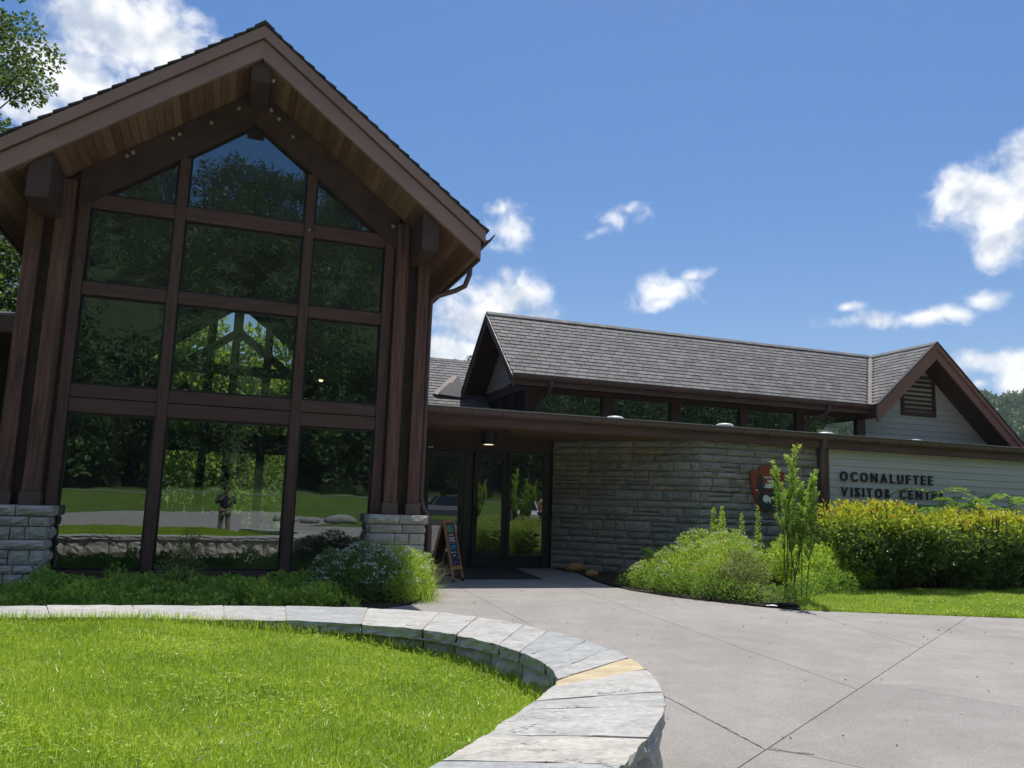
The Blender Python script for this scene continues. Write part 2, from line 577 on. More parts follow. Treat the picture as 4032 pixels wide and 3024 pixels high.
M['soil'] = pmat('bed_soil', (0.022, 0.015, 0.010), (0.065, 0.045, 0.030), 14, 8, 0.95, 0.8, 0.03, 30)
M['joint_mortar'] = pmat('tan_joint_mortar', (0.33, 0.28, 0.21), (0.44, 0.38, 0.30), 30, 5, 0.95, 0.3, 0.003)
M['mortar'] = pmat('mortar', (0.075, 0.073, 0.066), (0.13, 0.125, 0.115), 25, 6, 0.95, 0.4, 0.004)  # joint mortar, darkened in colour to deepen the shade between stones
M['glass'] = glassmat('tinted_window_glass', (0.66, 0.72, 0.66), 0.27, wave=0.7)
M['door_glass'] = glassmat('door_glass', (0.40, 0.46, 0.45), 0.26, (0.9, 0.96, 0.96), 0.12)
M['white'] = pmat('white_paint', (0.74, 0.74, 0.72), (0.82, 0.82, 0.80), 8, 3, 0.5, 0.0)
M['dome'] = pmat('milky_skylight_dome', (0.62, 0.60, 0.55), (0.78, 0.75, 0.68), 5, 4, 0.35, 0.05, 0.002, spec=0.5)
M['black_paint'] = pmat('black_letter_paint', (0.012, 0.011, 0.012), (0.022, 0.020, 0.021), 6, 3, 0.5, 0.0, spec=0.4)
M['lamp_glow'] = emat('lamp_glow', (1.0, 0.85, 0.6), 0.9)
M['bulb'] = emat('pendant_bulb_glow', (1.0, 0.72, 0.32), 3.5)
M['oak'] = pmat('varnished_oak', (0.26, 0.125, 0.048), (0.42, 0.22, 0.09), 3, 6, 0.5, 0.2, 0.002, 20, (8, 8, 0.8))
M['chalkboard'] = pmat('chalkboard', (0.012, 0.014, 0.018), (0.028, 0.030, 0.036), 6, 4, 0.7, 0.0)
M['chalk_white'] = pmat('white_chalk', (0.55, 0.56, 0.56), (0.75, 0.75, 0.75), 60, 3, 0.9, 0.0)
M['chalk_green'] = pmat('green_chalk', (0.10, 0.42, 0.25), (0.18, 0.55, 0.34), 60, 3, 0.9, 0.0)
M['chalk_blue'] = pmat('blue_chalk', (0.03, 0.28, 0.55), (0.06, 0.40, 0.70), 60, 3, 0.9, 0.0)
M['chalk_pink'] = pmat('pink_chalk', (0.24, 0.12, 0.22), (0.34, 0.18, 0.30), 60, 3, 0.9, 0.0)
M['chalk_purple'] = pmat('purple_chalk', (0.10, 0.08, 0.34), (0.18, 0.14, 0.48), 60, 3, 0.9, 0.0)
M['sign_red'] = pmat('red_brown_plaque', (0.235, 0.052, 0.020), (0.30, 0.070, 0.028), 3, 5, 0.55, 0.25, 0.003, 20)
M['sign_green'] = pmat('dark_green_plaque_paint', (0.010, 0.045, 0.042), (0.018, 0.062, 0.055), 5, 4, 0.5, 0.0)
M['sign_tree'] = pmat('dark_tree_plaque_paint', (0.018, 0.040, 0.038), (0.032, 0.058, 0.052), 5, 4, 0.5, 0.0)
M['sign_brown'] = pmat('dark_brown_plaque_paint', (0.070, 0.028, 0.018), (0.10, 0.040, 0.024), 5, 4, 0.5, 0.0)
M['orange_rock'] = pmat('orange_sandstone', (0.30, 0.15, 0.06), (0.50, 0.28, 0.12), 4, 7, 0.9, 0.5, 0.01)
M['grey_rock'] = pmat('grey_boulder', (0.20, 0.19, 0.18), (0.36, 0.35, 0.33), 4, 7, 0.9, 0.6, 0.02)
M['nest'] = pmat('pale_wasp_nest_paper', (0.26, 0.23, 0.18), (0.46, 0.42, 0.35), 30, 5, 0.95, 0.5, 0.004)
M['bark'] = pmat('tree_bark', (0.035, 0.028, 0.022), (0.085, 0.070, 0.055), 9, 7, 0.95, 0.7, 0.01, 20, (1, 1, 0.3))
M['stem'] = pmat('brown_stem', (0.050, 0.032, 0.020), (0.095, 0.068, 0.042), 20, 4, 0.9, 0.2, 0.002)
M['green_stem'] = pmat('green_stem', (0.06, 0.10, 0.025), (0.10, 0.16, 0.04), 20, 4, 0.7, 0.1, 0.001)
M['rubber'] = pmat('black_rubber', (0.012, 0.012, 0.012), (0.02, 0.02, 0.02), 10, 2, 0.8, 0.0)
M['mat'] = pmat('dark_entrance_mat', (0.035, 0.034, 0.033), (0.055, 0.052, 0.050), 60, 4, 0.95, 0.5, 0.004, 120)
M['brown_plastic'] = pmat('dark_bin_plastic', (0.014, 0.012, 0.012), (0.022, 0.020, 0.019), 5, 3, 0.5, 0.0)

def stone_mat(name, stops, streak=(1, 1, 3), fine=0.5, objrand_w=0.75, bump=0.6, bdist=0.012, crack=False):
    t = NT(name)
    v = t.coords(streak)
    n1 = t.noise(v, 4.5, 8, 0.62, 0.4)
    n2 = t.noise(v, 22, 6, 0.6)
    fac = t.math('ADD', t.math('MULTIPLY', t.oi.outputs['Random'], objrand_w), t.math('MULTIPLY', n1, 1 - objrand_w), clamp=True)
    base = t.ramp(fac, stops)
    shade = t.math('MULTIPLY_ADD', n1, 0.9, 0.55)
    shade2 = t.math('MULTIPLY_ADD', n2, fine, 1 - fine * 0.5)
    mul = t.math('MULTIPLY', shade, shade2)
    hv = t.n('ShaderNodeHueSaturation')
    t.l(base, hv.inputs['Color']); t.l(mul, hv.inputs['Value'])
    h = t.math('ADD', t.math('MULTIPLY', n1, 1.0), t.math('MULTIPLY', n2, 0.35))
    colr = hv.outputs[0]
    if crack:
        # split lines along the bedding and pale/dark flecks
        n3 = t.noise(t.coords((1.1, 3.4, 1.0)), 2.1, 5, 0.6, 0.8)
        cr_ = t.math('LESS_THAN', t.math('ABSOLUTE', t.math('SUBTRACT', n3, 0.40)), 0.0065)
        n4 = t.noise(t.coords((1, 1, 1)), 3.0, 3)
        cr_ = t.math('MULTIPLY', cr_, t.math('GREATER_THAN', n4, 0.53))
        colr = t.mix(t.math('MULTIPLY', cr_, 0.8), colr, (0.07, 0.065, 0.07))
        n5 = t.noise(t.coords((1, 1, 1)), 55, 3, 0.7)
        fl = t.ramp(n5, [(0.60, (0, 0, 0)), (0.72, (1, 1, 1))])
        colr = t.mix(t.math('MULTIPLY', fl, 0.35), colr, (0.70, 0.68, 0.62))
        h = t.math('SUBTRACT', h, t.math('MULTIPLY', cr_, 0.8))
    t.pbsdf(colr, 0.88, t.bump(h, bump, bdist), 0, 0.25)
    return t.m
M['wall_stone'] = stone_mat('grey_ledge_stone', [(0.0, (0.17, 0.165, 0.135)), (0.15, (0.31, 0.298, 0.245)), (0.3, (0.225, 0.220, 0.185)), (0.45, (0.345, 0.330, 0.272)), (0.6, (0.26, 0.253, 0.212)), (0.74, (0.32, 0.308, 0.257)), (0.86, (0.22, 0.215, 0.18)), (0.91, (0.34, 0.285, 0.19)), (0.965, (0.38, 0.285, 0.16)), (0.985, (0.46, 0.27, 0.10))], (1.0, 1.0, 2.4), 0.8, 0.82, 0.7, 0.016)
M['pier_stone'] = stone_mat('pale_ledge_stone', [(0.0, (0.36, 0.345, 0.30)), (0.3, (0.46, 0.44, 0.38)), (0.6, (0.52, 0.49, 0.415)), (0.86, (0.42, 0.405, 0.355)), (0.95, (0.54, 0.44, 0.29))], (1.0, 1.0, 4.0), 0.7, 0.75, 0.9, 0.018)
M['cap_stone'] = stone_mat('flagstone_coping', [(0.0, (0.31, 0.318, 0.315)), (0.2, (0.385, 0.378, 0.355)), (0.45, (0.43, 0.415, 0.38)), (0.62, (0.33, 0.338, 0.335)), (0.8, (0.44, 0.42, 0.375)), (1.0, (0.45, 0.415, 0.355))], (1.0, 2.0, 1.0), 1.1, 0.72, 0.7, 0.009, crack=True)
M['cap_stone_gold'] = stone_mat('golden_flagstone', [(0.0, (0.47, 0.38, 0.235)), (1.0, (0.54, 0.45, 0.295))], (1.0, 2.2, 1.0), 0.5, 0.4, 0.5, 0.006, crack=True)

def shingle_mat(name, attr):
    t = NT(name)
    v = t.coords((1, 1, 1))
    if attr:
        a = t.n('ShaderNodeAttribute'); a.attribute_name = 'rnd'; r = a.outputs['Fac']
    else:
        r = t.oi.outputs['Random']
    base = t.ramp(r, [(0.0, (0.118, 0.113, 0.112)), (0.3, (0.142, 0.136, 0.135)), (0.6, (0.163, 0.157, 0.155)), (1.0, (0.196, 0.190, 0.186))])
    n = t.noise(v, 7, 6)
    n2 = t.noise(v, 60, 4)
    hv = t.n('ShaderNodeHueSaturation'); t.l(base, hv.inputs['Color'])
    t.l(t.math('MULTIPLY_ADD', n, 0.5, 0.78), hv.inputs['Value'])
    t.pbsdf(hv.outputs[0], 0.8, t.bump(n2, 0.35, 0.003), 0, 0.3)
    return t.m
M['slate'] = shingle_mat('grey_slate_single', False)
M['slate_field'] = shingle_mat('grey_slate_field', True)
M['shingle_dark'] = pmat('dark_shingle_edge', (0.055, 0.052, 0.052), (0.095, 0.090, 0.088), 9, 5, 0.85, 0.4, 0.004)

def plank_mat():
    t = NT('cedar_soffit_plank')
    v = t.coords((7, 0.55, 7))
    n1 = t.noise(v, 2.2, 7, 0.6, 1.4)
    base = t.ramp(t.oi.outputs['Random'], [(0.0, (0.150, 0.078, 0.048)), (0.25, (0.225, 0.130, 0.076)), (0.5, (0.175, 0.094, 0.057)), (0.75, (0.275, 0.172, 0.104)), (1.0, (0.23, 0.140, 0.082))])
    hv = t.n('ShaderNodeHueSaturation'); t.l(base, hv.inputs['Color'])
    t.l(t.math('MULTIPLY_ADD', n1, 1.5, 0.3), hv.inputs['Value'])
    t.pbsdf(hv.outputs[0], 0.55, t.bump(n1, 0.25, 0.003), 0, 0.3)
    return t.m
M['plank'] = plank_mat()

def concrete_mat():
    t = NT('broom_finished_concrete')
    v = t.coords((1, 1, 1), objrand=False)
    oi = t.n('ShaderNodeObjectInfo')
    n0 = t.noise(v, 0.45, 5, 0.65)
    n1 = t.noise(v, 1.7, 7, 0.65)
    n2 = t.noise(v, 48, 5, 0.8)
    n6 = t.noise(v, 9, 6, 0.7)
    n3 = t.noise(t.coords((0.45, 5.5, 1), objrand=False), 1.0, 6, 0.7)
    n7 = t.noise(t.coords((6, 150, 1), objrand=False), 1.0, 3, 0.6)
    col = t.ramp(n1, [(0.25, (0.245, 0.226, 0.206)), (0.55, (0.292, 0.271, 0.249)), (0.8, (0.338, 0.315, 0.291))])
    sc = t.ramp(n3, [(0.58, (0, 0, 0)), (0.74, (1, 1, 1))])
    col = t.mix(t.math('MULTIPLY', sc, 0.32), col, (0.41, 0.392, 0.37))
    # drip and dirt spots, faint rust
    sp = t.ramp(t.noise(v, 5.5, 2, 0.5), [(0.70, (0, 0, 0)), (0.745, (1, 1, 1))])
    col = t.mix(t.math('MULTIPLY', sp, 0.22), col, (0.16, 0.145, 0.13))
    sp2 = t.ramp(t.noise(v, 26, 2, 0.5), [(0.735, (0, 0, 0)), (0.76, (1, 1, 1))])
    col = t.mix(t.math('MULTIPLY', sp2, 0.5), col, (0.11, 0.10, 0.09))
    val = t.math('MULTIPLY', t.math('MULTIPLY_ADD', n0, 0.55, 0.73), t.math('MULTIPLY_ADD', n2, 1.5, 0.25))
    val = t.math('MULTIPLY', val, t.math('MULTIPLY_ADD', n6, 0.3, 0.85))
    val = t.math('MULTIPLY', val, t.math('MULTIPLY_ADD', oi.outputs['Random'], 0.10, 0.94))
    hv = t.n('ShaderNodeHueSaturation'); t.l(col, hv.inputs['Color']); t.l(val, hv.inputs['Value'])
    h = t.math('ADD', n2, t.math('MULTIPLY', n7, 0.6))
    t.pbsdf(hv.outputs[0], 0.85, t.bump(h, 0.5, 0.004), 0, 0.3)
    return t.m
M['concrete'] = concrete_mat()
M['joint'] = pmat('dark_joint', (0.13, 0.118, 0.10), (0.22, 0.20, 0.175), 20, 4, 0.95, 0.3, 0.003)
M['asphalt'] = pmat('asphalt', (0.045, 0.045, 0.046), (0.065, 0.064, 0.064), 30, 5, 0.9, 0.3, 0.004)

# vegetation
def ground_mat():
    t = NT('mown_grass_and_forest_floor')
    v = t.coords((1, 1, 1), objrand=False)
    n1 = t.noise(v, 0.5, 8); n2 = t.noise(v, 14, 6)
    col = t.ramp(n1, [(0.3, (0.055, 0.100, 0.018)), (0.7, (0.100, 0.160, 0.026))])
    sep = t.n('ShaderNodeSeparateXYZ'); t.l(v, sep.inputs[0])
    # woodland floor: behind the camera beyond the road, and out on the hills
    back = t.n('ShaderNodeMapRange'); back.inputs['From Min'].default_value = -62; back.inputs['From Max'].default_value = -66
    t.l(sep.outputs['Y'], back.inputs['Value'])
    ln = t.n('ShaderNodeVectorMath', operation='LENGTH'); t.l(v, ln.inputs[0])
    far = t.n('ShaderNodeMapRange'); far.inputs['From Min'].default_value = 250; far.inputs['From Max'].default_value = 330
    t.l(ln.outputs['Value'], far.inputs['Value'])
    f = t.math('MAXIMUM', back.outputs[0], far.outputs[0])
    col = t.mix(f, col, (0.028, 0.045, 0.016))
    t.pbsdf(col, 0.95, t.bump(n2, 0.5, 0.03), 0, 0.2)
    return t.m
M['far_grass'] = ground_mat()
M['grass'] = leafmat('lawn_grass_blade', [(0.0, (0.135, 0.245, 0.024)), (0.25, (0.300, 0.440, 0.036)), (0.6, (0.450, 0.590, 0.058)), (0.88, (0.56, 0.67, 0.12)), (1.0, (0.66, 0.68, 0.26))], 0.45, 0.40, 0.45, (1.1, 1.1, 0.4), patch=0.45, patch_scale=1.6)
M['lawn_soil'] = pmat('lawn_thatch', (0.11, 0.16, 0.024), (0.21, 0.26, 0.05), 12, 6, 0.95, 0.4, 0.02)
M['leaf_tree'] = leafmat('maple_leaf', [(0.0, (0.042, 0.087, 0.015)), (0.5, (0.0825, 0.1575, 0.027)), (0.85, (0.1425, 0.225, 0.039)), (1.0, (0.225, 0.3, 0.0525))], 0.4)
M['leaf_rear'] = leafmat('sunlit_rear_leaf', [(0.0, (0.10, 0.18, 0.03)), (0.5, (0.19, 0.31, 0.045)), (1.0, (0.32, 0.42, 0.07))], 0.6)  # leaf colour brightened to stand for sunlight coming through the foliage
M['leaf_forest'] = leafmat('forest_leaf', [(0.0, (0.0223, 0.0471, 0.0124)), (0.5, (0.0496, 0.0992, 0.0223)), (0.85, (0.0868, 0.1463, 0.0322)), (1.0, (0.1302, 0.186, 0.0422))], 0.25, patch=0.55, patch_scale=0.09)
M['leaf_hill'] = leafmat('hill_forest_leaf', [(0.0, (0.0527, 0.108, 0.033)), (0.5, (0.1013, 0.198, 0.0495)), (0.85, (0.1519, 0.27, 0.0594)), (1.0, (0.2025, 0.3262, 0.0743))], 0.2, patch=0.5, patch_scale=0.05)
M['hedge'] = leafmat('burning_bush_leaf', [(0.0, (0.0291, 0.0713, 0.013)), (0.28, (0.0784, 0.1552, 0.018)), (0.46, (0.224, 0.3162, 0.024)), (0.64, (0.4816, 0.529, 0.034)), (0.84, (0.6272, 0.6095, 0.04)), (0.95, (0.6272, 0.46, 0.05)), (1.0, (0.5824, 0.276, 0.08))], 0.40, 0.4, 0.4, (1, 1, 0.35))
M['shrub_lime'] = leafmat('lime_wildflower_leaf', [(0.0, (0.195, 0.3222, 0.0453)), (0.5, (0.4094, 0.5676, 0.0755)), (0.85, (0.6237, 0.7518, 0.1007)), (1.0, (0.8, 0.8, 0.1761))], 0.35, patch=0.3, patch_scale=2.0)
M['shrub_dark'] = leafmat('dark_shrub_leaf', [(0.0, (0.0535, 0.1216, 0.0341)), (0.5, (0.1166, 0.2188, 0.0535)), (0.9, (0.2065, 0.3281, 0.0875)), (1.0, (0.316, 0.4132, 0.1458))], 0.3)
M['shrub_olive'] = leafmat('olive_shrub_leaf', [(0.0, (0.1097, 0.1463, 0.045)), (0.5, (0.2315, 0.2803, 0.0856)), (0.85, (0.39, 0.4265, 0.1463)), (1.0, (0.7313, 0.6582, 0.315))], 0.3)
M['weed'] = leafmat('weed_leaf', [(0.0, (0.1358, 0.2583, 0.0456)), (0.5, (0.2715, 0.4426, 0.0684)), (0.9, (0.4527, 0.6271, 0.0968)), (1.0, (0.6791, 0.66, 0.1709))], 0.3, patch=0.3, patch_scale=1.2)
M['sapling'] = leafmat('sapling_leaf', [(0.0, (0.198, 0.3358, 0.0631)), (0.5, (0.3761, 0.5832, 0.101)), (0.85, (0.6136, 0.7953, 0.1263)), (1.0, (0.8, 0.8, 0.221))], 0.35)
M['ailanthus'] = leafmat('compound_leaf', [(0.0, (0.1125, 0.2438, 0.0375)), (0.5, (0.225, 0.4031, 0.0562)), (1.0, (0.375, 0.5437, 0.0938))], 0.4)
M['petal_white'] = leafmat('white_petal', [(0.0, (0.55, 0.56, 0.50)), (1.0, (0.80, 0.80, 0.76))], 0.2, trans_tint=(1, 1, 0.9))
M['petal_yellow'] = leafmat('yellow_petal', [(0.0, (0.55, 0.30, 0.02)), (1.0, (0.70, 0.45, 0.03))], 0.2)
M['seed_brown'] = leafmat('brown_seed_head', [(0.0, (0.05, 0.035, 0.028)), (1.0, (0.12, 0.085, 0.07))], 0.1)
M['dry_stem'] = leafmat('dry_grass', [(0.0, (0.22, 0.19, 0.11)), (1.0, (0.42, 0.40, 0.26))], 0.25)

M['litter'] = leafmat('dry_leaf_bits', [(0.0, (0.10, 0.07, 0.045)), (0.6, (0.20, 0.15, 0.09)), (0.85, (0.45, 0.42, 0.36)), (1.0, (0.65, 0.63, 0.58))], 0.1)
# ------------------------------------------------------------------ the ground, pavement, lawns
def path_interp(pts, step):
    pts = [np.array(p, float) for p in pts]
    # Catmull-Rom through the points, resampled
    P = [2 * pts[0] - pts[1]] + pts + [2 * pts[-1] - pts[-2]]
    out = []
    for i in range(1, len(P) - 2):
        for t in np.linspace(0, 1, 24, endpoint=False):
            a, b, c, d = P[i - 1], P[i], P[i + 1], P[i + 2]
            out.append(0.5 * ((2 * b) + (-a + c) * t + (2 * a - 5 * b + 4 * c - d) * t * t + (-a + 3 * b - 3 * c + d) * t ** 3))
    out.append(pts[-1])
    out = np.array(out)
    L = np.concatenate(([0], np.cumsum(np.linalg.norm(np.diff(out, axis=0), axis=1))))
    s = np.arange(0, L[-1], step)
    return np.stack([np.interp(s, L, out[:, 0]), np.interp(s, L, out[:, 1])], axis=1), s

BENCH_OUT = [(-14, 9.6), (-9, 8.75), (-5, 8.3), (-1.74, 8.07), (0.13, 7.92), (0.95, 7.77), (1.75, 7.42), (2.24, 6.88), (2.49, 6.33), (2.63, 5.74), (2.66, 5.08), (2.54, 4.5), (2.33, 3.99), (2.10, 3.61), (1.86, 3.31), (1.49, 2.90), (1.12, 2.52)]
BENCH_IN = [(-14, 8.9), (-9, 8.05), (-5, 7.6), (-1.57, 7.34), (0.13, 7.07), (0.83, 6.80), (1.41, 6.44), (1.77, 5.97), (1.95, 5.46), (2.0, 4.95), (1.91, 4.49), (1.74, 4.20), (1.55, 3.96), (1.35, 3.73), (1.17, 3.51), (0.81, 3.11), (0.45, 2.72)]

HALL_D = 14.2
# ground: one sheet to the horizon, hilly to the far sides
def terrain_z(x, y):
    r = np.hypot(x, y)
    z = np.full_like(r, -0.03)
    # wooded slope behind the camera, seen mirrored in the panes
    t = np.clip((-y - 44) / 14, 0, 1)
    z = z + 1.65 * t * t * (3 - 2 * t)
    t = np.clip(-y - 64, 0, 120)
    z = z + 0.60 * t * np.clip(t / 12, 0, 1)
    # distant ridges behind the building
    ang = np.degrees(np.arctan2(x, y))
    ridge = 1 + 0.07 * np.sin(ang * 0.31 + 1.1) + 0.05 * np.sin(ang * 0.83)
    t2 = np.clip((r - 240) / 330, 0, 1)
    hgt = 71 * ridge * np.where((ang > -75) & (ang < 110), 1, 0.9)
    bump = 17 * np.exp(-((ang - 14) / 9.0) ** 2)
    z = z + np.where(y > -60, (hgt + bump) * t2 * t2 * (3 - 2 * t2), 0)
    return z
def ground_sheet():
    rr = np.concatenate((np.linspace(0, 60, 31), np.linspace(68, 260, 25), np.linspace(280, 900, 32), [1500, 3000]))
    aa = np.linspace(0, 2 * np.pi, 145)[:-1]
    Rg, Ag = np.meshgrid(rr, aa, indexing='ij')
    X, Y = Rg * np.sin(Ag), Rg * np.cos(Ag)
    Z = terrain_z(X, Y)
    V = np.stack([X, Y, Z], axis=-1).reshape(-1, 3)
    na = len(aa); F = []
    for i in range(len(rr) - 1):
        for j in range(na):
            j2 = (j + 1) % na
            F.append((i * na + j, (i + 1) * na + j, (i + 1) * na + j2, i * na + j2))
    F = np.array(F)
    me = fast_mesh('ground', V, F.ravel()[:], np.full(len(F), 4), M['far_grass'], smooth=True)
    o = link('ground', me)
    tag(o, kind='structure')
ground_sheet()

# pavement: slabs cut along the scored joints
def clip_half(poly, p, n):
    out = []
    for i in range(len(poly)):
        a, b = np.array(poly[i]), np.array(poly[(i + 1) % len(poly)])
        da, db = (a - p) @ n, (b - p) @ n
        if da >= 0: out.append(tuple(a))
        if (da > 0 and db < 0) or (da < 0 and db > 0):
            t = da / (da - db); out.append(tuple(a + (b - a) * t))
    return out
def split_polys(polys, a, b, gap, only=None):
    a, b = np.array(a, float), np.array(b, float)
    d = (b - a) / np.linalg.norm(b - a); n = np.array([-d[1], d[0]])
    res = []
    for P in polys:
        if only is not None and not only(np.mean(P, axis=0)):
            res.append(P); continue
        for s in (1, -1):
            Q = clip_half(P, a + n * s * gap / 2, n * s)
            if len(Q) >= 3:
                ar = 0.5 * abs(sum(Q[i][0] * Q[(i + 1) % len(Q)][1] - Q[(i + 1) % len(Q)][0] * Q[i][1] for i in range(len(Q))))
                if ar > 0.01: res.append(Q)
    return res
plaza = [(2.0, 1.0), (3.2, -13), (24, -13), (24, 6.5), (13.6, 8.25), (11.38, 9.01), (9.38, 9.76), (8.25, 10.23), (7.88, 10.64), (7.25, 11.73), (6.9, 12.9), (6.82, 13.6), (6.95, 14.6), (7.35, 16.2), (7.6, 17.2), (7.6, 17.9), (3.35, 17.9), (3.35, 13.9), (3.07, 12.4), (2.55, 11.3), (1.6, 10.6), (0.0, 10.05), (-3.0, 9.95), (-3.0, 8.0), (0.1, 7.5), (1.4, 7.1), (2.05, 6.3), (2.3, 5.3), (2.1, 4.4)]
pm = MB(); pm.prism_z(plaza, -0.06, -0.012)
o = pm.build('pavement', M['joint']); tag(o, kind='structure')
pave = o
G = 0.0075
polys = [plaza]
Cd = ((2.88, 4.1), (10.43, 9.17))
polys = split_polys(polys, *Cd, G)
cdir = np.array(Cd[1]) - np.array(Cd[0]); cn = np.array([-cdir[1], cdir[0]])
leftof = lambda c: (c - np.array(Cd[0])) @ cn > 0
rightof = lambda c: (c - np.array(Cd[0])) @ cn <= 0
polys = split_polys(polys, (3.93, 13.62), (3.61, 9.2), G, leftof)
polys = split_polys(polys, (5.98, 13.55), (5.16, 5.85), G, lambda c: leftof(c))
polys = split_polys(polys, (8.31, 10.24), (7.55, 7.45), G, lambda c: leftof(c))
polys = split_polys(polys, (3.36, 4.33), (3.61, 3.92), G, rightof)
polys = split_polys(polys, (5.36, 6.07), (6.01, 4.81), G * 0.6, rightof)
polys = split_polys(polys, (7.55, 7.45), (8.01, 6.37), G * 0.7, rightof)
polys = split_polys(polys, (9.95, 9.49), (9.76, 8.81), G * 0.7, lambda c: rightof(c))
polys = split_polys(polys, (3.0, 13.60), (8.0, 13.20), G * 0.5, lambda c: c[1] > 11.5)
for P in polys:
    b = MB(); b.prism_z(P, -0.05, 0.0)
    b.build('slab', M['concrete'], pave)
# the joint beside the bench (a wider, chipped one)
walk = MB()
walk.prism_z([(3.19, -12.2), (2.0, 0.9), (-1.2, 0.55), (-6, 0.2), (-12, -1.6), (-30, -6.0), (-30, -10), (-9, -11), (-7.5, -14), (-10, -30), (-6, -44), (4.5, -44), (7.0, -30), (6.4, -20)], -0.05, -0.004)
o = walk.build('footpath', M['concrete']); tag(o, kind='structure')
road = MB(); road.box(-80, 90, -62.5, -57.5, 1.2, 1.72)
o = road.build('road', M['concrete']); tag(o, kind='structure')
lot = MB(); lot.box(10, 60, -26, -14, -0.2, 0.03)
o = lot.build('parking_lot', M['asphalt']); tag(o, kind='structure')

# planting beds
bedL = [(-9, 10.3), (-3, 10.0), (0, 10.05), (1.6, 10.6), (2.55, 11.3), (3.07, 12.4), (3.33, 13.9), (3.33, 14.3), (-9, 14.3)]
b = MB(); b.prism_z([(-9, 8.4), (-3.0, 8.1), (-3.0, 9.9), (0, 10.02), (1.58, 10.58), (2.5, 11.28), (3.02, 12.4), (3.28, 13.9), (3.28, 14.25), (-9, 14.25)], -0.05, 0.015)
o = b.build('planting_bed', M['soil']); tag(o, kind='structure')
b = MB(); b.prism_z([(6.87, 12.9), (7.22, 11.75), (7.9, 10.66), (8.3, 10.3), (9.9, 11.2), (17, 11.2), (24, 10), (24, 14.9), (9.55, 14.9), (7.25, 17.3), (7.38, 16.2), (6.98, 14.6)], -0.05, 0.02)
o = b.build('planting_bed', M['soil']); tag(o, kind='structure')

# raised lawn inside the bench wall
bin_path, _ = path_interp(BENCH_IN, 0.12)
bout_path, _ = path_interp(BENCH_OUT, 0.12)
lawn_poly = [tuple(p) for p in bin_path] + [(0.3, 2.5), (0.3, 1.0), (-1.5, 0.75), (-6, 0.35), (-12, -1.4), (-14, -2)]
lawn_poly_wide = [tuple(0.55 * a + 0.45 * b) for a, b in zip([np.array(BENCH_IN[i]) for i in range(len(BENCH_IN))], [np.array(BENCH_OUT[i]) for i in range(len(BENCH_OUT))])] + [(0.45, 2.5), (0.4, 0.95), (-1.5, 0.70), (-6, 0.30), (-12, -1.45), (-14, -2)]
def lawn_z(x, y):
    x = np.asarray(x, float); y = np.asarray(y, float)
    base = 0.395 - 0.15 * np.clip((x + 0.6) / 2.4, 0, 1)
    base = base - 0.05 * np.clip((x - 0.9) / 1.0, 0, 1)
    edge = np.clip((y - 0.5 - 0.10 * np.minimum(x, 0)) / 1.6, 0, 1)
    return base * edge * edge * (3 - 2 * edge) + 0.014 * np.sin(x * 2.1 + y) + 0.01 * np.sin(y * 2.7 - x) + 0.01
def grid_patch(name, poly, zf, step, mat):
    xs = [p[0] for p in poly]; ys = [p[1] for p in poly]
    gx = np.arange(min(xs), max(xs) + step, step); gy = np.arange(min(ys), max(ys) + step, step)
    X, Y = np.meshgrid(gx, gy, indexing='ij')
    V = np.stack([X, Y, zf(X, Y)], axis=-1).reshape(-1, 3)
    cx = (X[:-1, :-1] + step / 2).ravel(); cy = (Y[:-1, :-1] + step / 2).ravel()
    keep = in_poly(cx, cy, poly)
    i, j = np.meshgrid(np.arange(len(gx) - 1), np.arange(len(gy) - 1), indexing='ij')
    n = len(gy); a = (i * n + j).ravel()[keep]
    F = np.stack([a, a + n, a + n + 1, a + 1], axis=1)
    me = fast_mesh(name, V, F.ravel(), np.full(len(F), 4), mat, smooth=True)
    return link(name, me)
o = grid_patch('lawn', lawn_poly_wide, lawn_z, 0.1, M['lawn_soil']); tag(o, kind='structure')
strip_poly = [(8.30, 10.27), (9.40, 9.80), (11.40, 9.05), (13.6, 8.29), (24, 6.55), (24, 10.6), (17, 11.9), (13, 12.2), (9.9, 11.9), (9.0, 11.15)]
def strip_z(x, y):
    x = np.asarray(x, float); y = np.asarray(y, float)
    return 0.004 + 0.05 * np.clip((y - 9.05 + (x - 11.4) * 0.35) / 1.2, 0, 1) + 0.008 * np.sin(x * 3) * np.sin(y * 2.3)
o = grid_patch('lawn', strip_poly, strip_z, 0.1, M['lawn_soil']); tag(o, kind='structure')

def scatter_grass(poly, zf, n, xr, yr, hmin, hmax, w, dens=None, keep=None):
    X = rng.uniform(*xr, n); Y = rng.uniform(*yr, n)
    m = in_poly(X, Y, poly)
    if keep is not None: m &= keep(X, Y)
    X, Y = X[m], Y[m]
    k = len(X)
    h = rng.uniform(hmin, hmax, k) * (0.75 + 0.5 * (0.5 + 0.5 * np.sin(X * 5.1 + 2 * np.sin(Y * 3.7)) * np.sin(Y * 4.3)))
    P = np.stack([X, Y, zf(X, Y) - 0.006], axis=1)
    ld = rng.uniform(0, 2 * np.pi, k) + 0.0
    ld = np.where(rng.random(k) < 0.5, 0.6 + rng.normal(size=k) * 0.8, ld)
    lean = np.abs(rng.normal(0.35, 0.35, k))
    return P, h, np.full(k, w) * rng.uniform(0.7, 1.4, k), lean, ld
P1 = scatter_grass(lawn_poly, lawn_z, 300000, (-3.2, 2.1), (1.6, 7.6), 0.035, 0.072, 0.0042, keep=lambda X, Y: X > -0.30 * Y - 0.5)
P1b = scatter_grass(lawn_poly, lawn_z, 45000, (-12, 2), (0.3, 8.4), 0.04, 0.08, 0.009)
P1c = scatter_grass(lawn_poly, lawn_z, 9000, (-2.6, 2.1), (2.2, 7.6), 0.07, 0.125, 0.0048)
